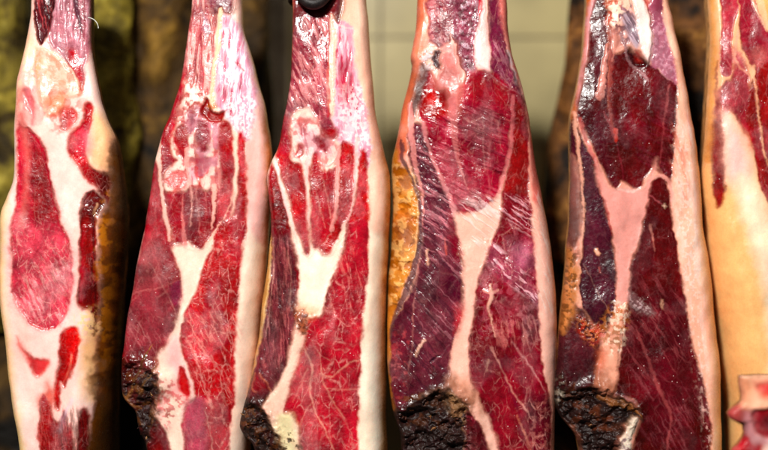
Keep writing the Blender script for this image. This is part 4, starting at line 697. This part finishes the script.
# ------------------------------------------------------------------ behind: wall, rail, uncut hams
def wall():
    m, nt, b, N = nodes('tiled wall')
    tc = N('ShaderNodeTexCoord'); mp = N('ShaderNodeMapping'); nt.links.new(tc.outputs['Object'], mp.inputs[0])
    mp.inputs['Rotation'].default_value = (-math.pi / 2, 0, 0)
    mp.inputs['Location'].default_value = (0.005, .04, 0)
    br = N('ShaderNodeTexBrick'); nt.links.new(mp.outputs[0], br.inputs['Vector']); br.offset = 0
    br.inputs['Scale'].default_value = 1; br.inputs['Brick Width'].default_value = .15; br.inputs['Row Height'].default_value = .15
    br.inputs['Mortar Size'].default_value = .0022; br.inputs['Mortar Smooth'].default_value = .6
    br.inputs['Color1'].default_value = tuple(lin((170, 156, 110))) + (1,); br.inputs['Color2'].default_value = tuple(lin((160, 146, 100))) + (1,)
    br.inputs['Mortar'].default_value = tuple(lin((112, 100, 72))) + (1,)
    n = N('ShaderNodeTexNoise'); nt.links.new(tc.outputs['Object'], n.inputs['Vector']); n.inputs['Scale'].default_value = 9; n.inputs['Detail'].default_value = 4
    f = ramp_(nt, N, n.outputs[0], .3, .7, .72, 1.05)
    vm = N('ShaderNodeVectorMath', operation='SCALE'); nt.links.new(br.outputs[0], vm.inputs[0]); nt.links.new(f, vm.inputs[3])
    nt.links.new(vm.outputs[0], b.inputs['Base Color']); b.inputs['Roughness'].default_value = .3
    bm = N('ShaderNodeBump'); bm.inputs['Distance'].default_value = .002; bm.invert = True
    nt.links.new(br.outputs['Fac'], bm.inputs['Height']); nt.links.new(bm.outputs[0], b.inputs['Normal'])
    V = []; F = []
    for i, y_ in enumerate((0, .1)):
        V += [(-1.6, y_, -1.2), (1.6, y_, -1.2), (1.6, y_, 1.2), (-1.6, y_, 1.2)]
    F = [(0, 1, 2, 3), (7, 6, 5, 4), (0, 4, 5, 1), (1, 5, 6, 2), (2, 6, 7, 3), (3, 7, 4, 0)]
    o = mesh_from('tiled_wall', V, F, m, None, smooth=False); o.location = (0, WALL, 0)
    o['kind'] = 'structure'; o['label'] = 'olive cream square tiled wall behind the hams'; o['category'] = 'wall'
WALL = .42
wall()

def back_ham(label, cx, y, w0, w1, top, bot, mat, seed, lean=0):
    """an uncut ham hanging in the back row; cx in photo pixels as seen, y metres behind"""
    kk = (D + y) / D; root = thing('whole_ham', label, 'ham', ((cx - 384) * S * kk, y, (225 - bot) * S * kk), 'whole uncut hams hanging in the back row')
    V = []; F = []; R = 70; na = 40
    for r in range(R):
        t = r / (R - 1); py_ = top + (bot - top) * t
        ww = (w0 + (w1 - w0) * (math.sin(min(t * 1.25, 1) * math.pi / 2) ** 2)) * (1 - max(0, (t - .8) / .2) ** 2.5 * .75) * S * kk / 2
        for a in range(na):
            an = 2 * math.pi * a / na
            nn = float(fbm(np.array(math.cos(an) * 1.4 + 5), np.array(math.sin(an) * 1.4 + t * 9), seed, 3)) - .5
            q = 1 + .6 * nn
            V.append((math.cos(an) * ww * q + lean * S * t, math.sin(an) * ww * .8 * q, (bot - py_) * S * kk))
    for r in range(R - 1):
        for a in range(na):
            F.append((r * na + a, (r + 1) * na + a, (r + 1) * na + (a + 1) % na, r * na + (a + 1) % na))
    mesh_from('rind', V, F, mat, root)
    import bmesh
    bm = bmesh.new(); bmesh.ops.create_uvsphere(bm, u_segments=16, v_segments=10, radius=1)
    bmesh.ops.scale(bm, vec=(w0 * S * kk * .62, w0 * S * kk * .5, w0 * S * kk * .7), verts=bm.verts)
    bmesh.ops.translate(bm, vec=(0, 0, (bot - top) * S * kk + .01), verts=bm.verts)
    me = bpy.data.meshes.new('hoof'); bm.to_mesh(me); bm.free(); me.materials.append(M_cord)
    for p in me.polygons: p.use_smooth = True
    o = bpy.data.objects.new('hoof', me); C.objects.link(o); o.parent = root
G_ol = rind_material('mouldy olive rind', [(8, 6, 2), (52, 40, 12), (120, 104, 32), (176, 160, 74)], 12, .7, .02, .15)
G_br = rind_material('dark brown rind', [(4, 3, 1), (14, 9, 4), (70, 48, 16), (140, 104, 36)], 9, .7, .02, .15)
G_or = rind_material('amber rind', [(8, 5, 3), (26, 16, 9), (104, 64, 28), (205, 145, 70)], 11, .7, .02, .15)
back_ham('olive green mouldy ham in the back row, left of the pale ham', 4, .24, 44, 110, -60, 330, G_ol, 21)
back_ham('olive green ham seen in the gap right of the pale ham', 106, .2, 46, 66, -60, 230, G_ol, 22)
back_ham('dark brown ham behind the left side of the bright red ham', 160, .26, 80, 130, -60, 520, G_br, 23)
back_ham('black brown ham added low behind the pale ham to darken the gap', 52, .3, 90, 190, 150, 640, G_br, 27)  # extra ham put in to keep the lower gap dark
back_ham('dark brown ham seen between the second and third hams', 246, .26, 44, 70, -60, 520, G_br, 24)
back_ham('amber and black ham behind the left side of the maroon ham', 588, .2, 32, 116, -30, 470, G_or, 25)
back_ham('amber ham seen in the gap right of the maroon ham', 700, .22, 84, 100, -60, 200, G_or, 26)

# grey rail behind the second and third hams
V = []; F = []
xr = (277 - 384) * S * (D + .36) / D
M_rail = rind_material('grey metal rail', [(120, 108, 90), (150, 138, 118), (170, 160, 140)], 30, .35, .0003)
prof = [(-.016, 0), (-.016, -.018), (-.011, -.022), (-.004, -.022), (-.003, -.017), (.003, -.017), (.004, -.022), (.011, -.022), (.016, -.018), (.016, 0)]
for z in (-1.1, 1.1):
    for a, b_ in prof: V.append((a, b_, z))
n_ = len(prof)
for i in range(n_): F.append((i, (i + 1) % n_, n_ + (i + 1) % n_, n_ + i))
rl_ = mesh_from('metal_rail', V, F, M_rail, None, smooth=False); rl_.location = (xr, .39, 0)
rl_['label'] = 'grey upright metal rail against the wall between the second and third hams'; rl_['category'] = 'rail'


# ------------------------------------------------------------------ camera, light
def tgt(o, p):
    from mathutils import Vector
    o.rotation_euler = (Vector(p) - o.location).to_track_quat('-Z', 'Y').to_euler()
cam = bpy.data.cameras.new('camera'); co_ = bpy.data.objects.new('camera', cam); C.objects.link(co_)
co_.location = (0, -D, 0); co_.rotation_euler = (math.pi / 2, 0, 0)
cam.sensor_width = 36; cam.lens = 36 * D / (768 * S); cam.clip_end = 50; cam.clip_start = .05
cam.dof.use_dof = True; cam.dof.focus_distance = D - .0; cam.dof.aperture_fstop = 1.0
bpy.context.scene.camera = co_
def area(name, loc, aim, size, power, col):
    l = bpy.data.lights.new(name, 'AREA'); l.shape = 'DISK'; l.size = size; l.energy = power; l.color = col
    o = bpy.data.objects.new(name, l); C.objects.link(o); o.location = loc; tgt(o, aim); return o
area('spot_lamp', (-.55, -2.0, 1.2), (.05, 0, -.08), .3, 97, (1, .965, .91))
area('wall_fill_lamp', (.35, -1.35, 1.3), (0, .1, 0), .3, 4, (1, .93, .84))  # unseen fill lamp added to give the wall light
sc = bpy.context.scene
w = bpy.data.worlds.new('World'); sc.world = w; w.use_nodes = True
bg = w.node_tree.nodes['Background']; bg.inputs[0].default_value = (1, .9, .8, 1); bg.inputs[1].default_value = .025
sc.view_settings.view_transform = 'Standard'; sc.view_settings.look = 'None'; sc.view_settings.exposure = 0
sc.cycles.use_denoising = True
sc.cycles.max_bounces = 6
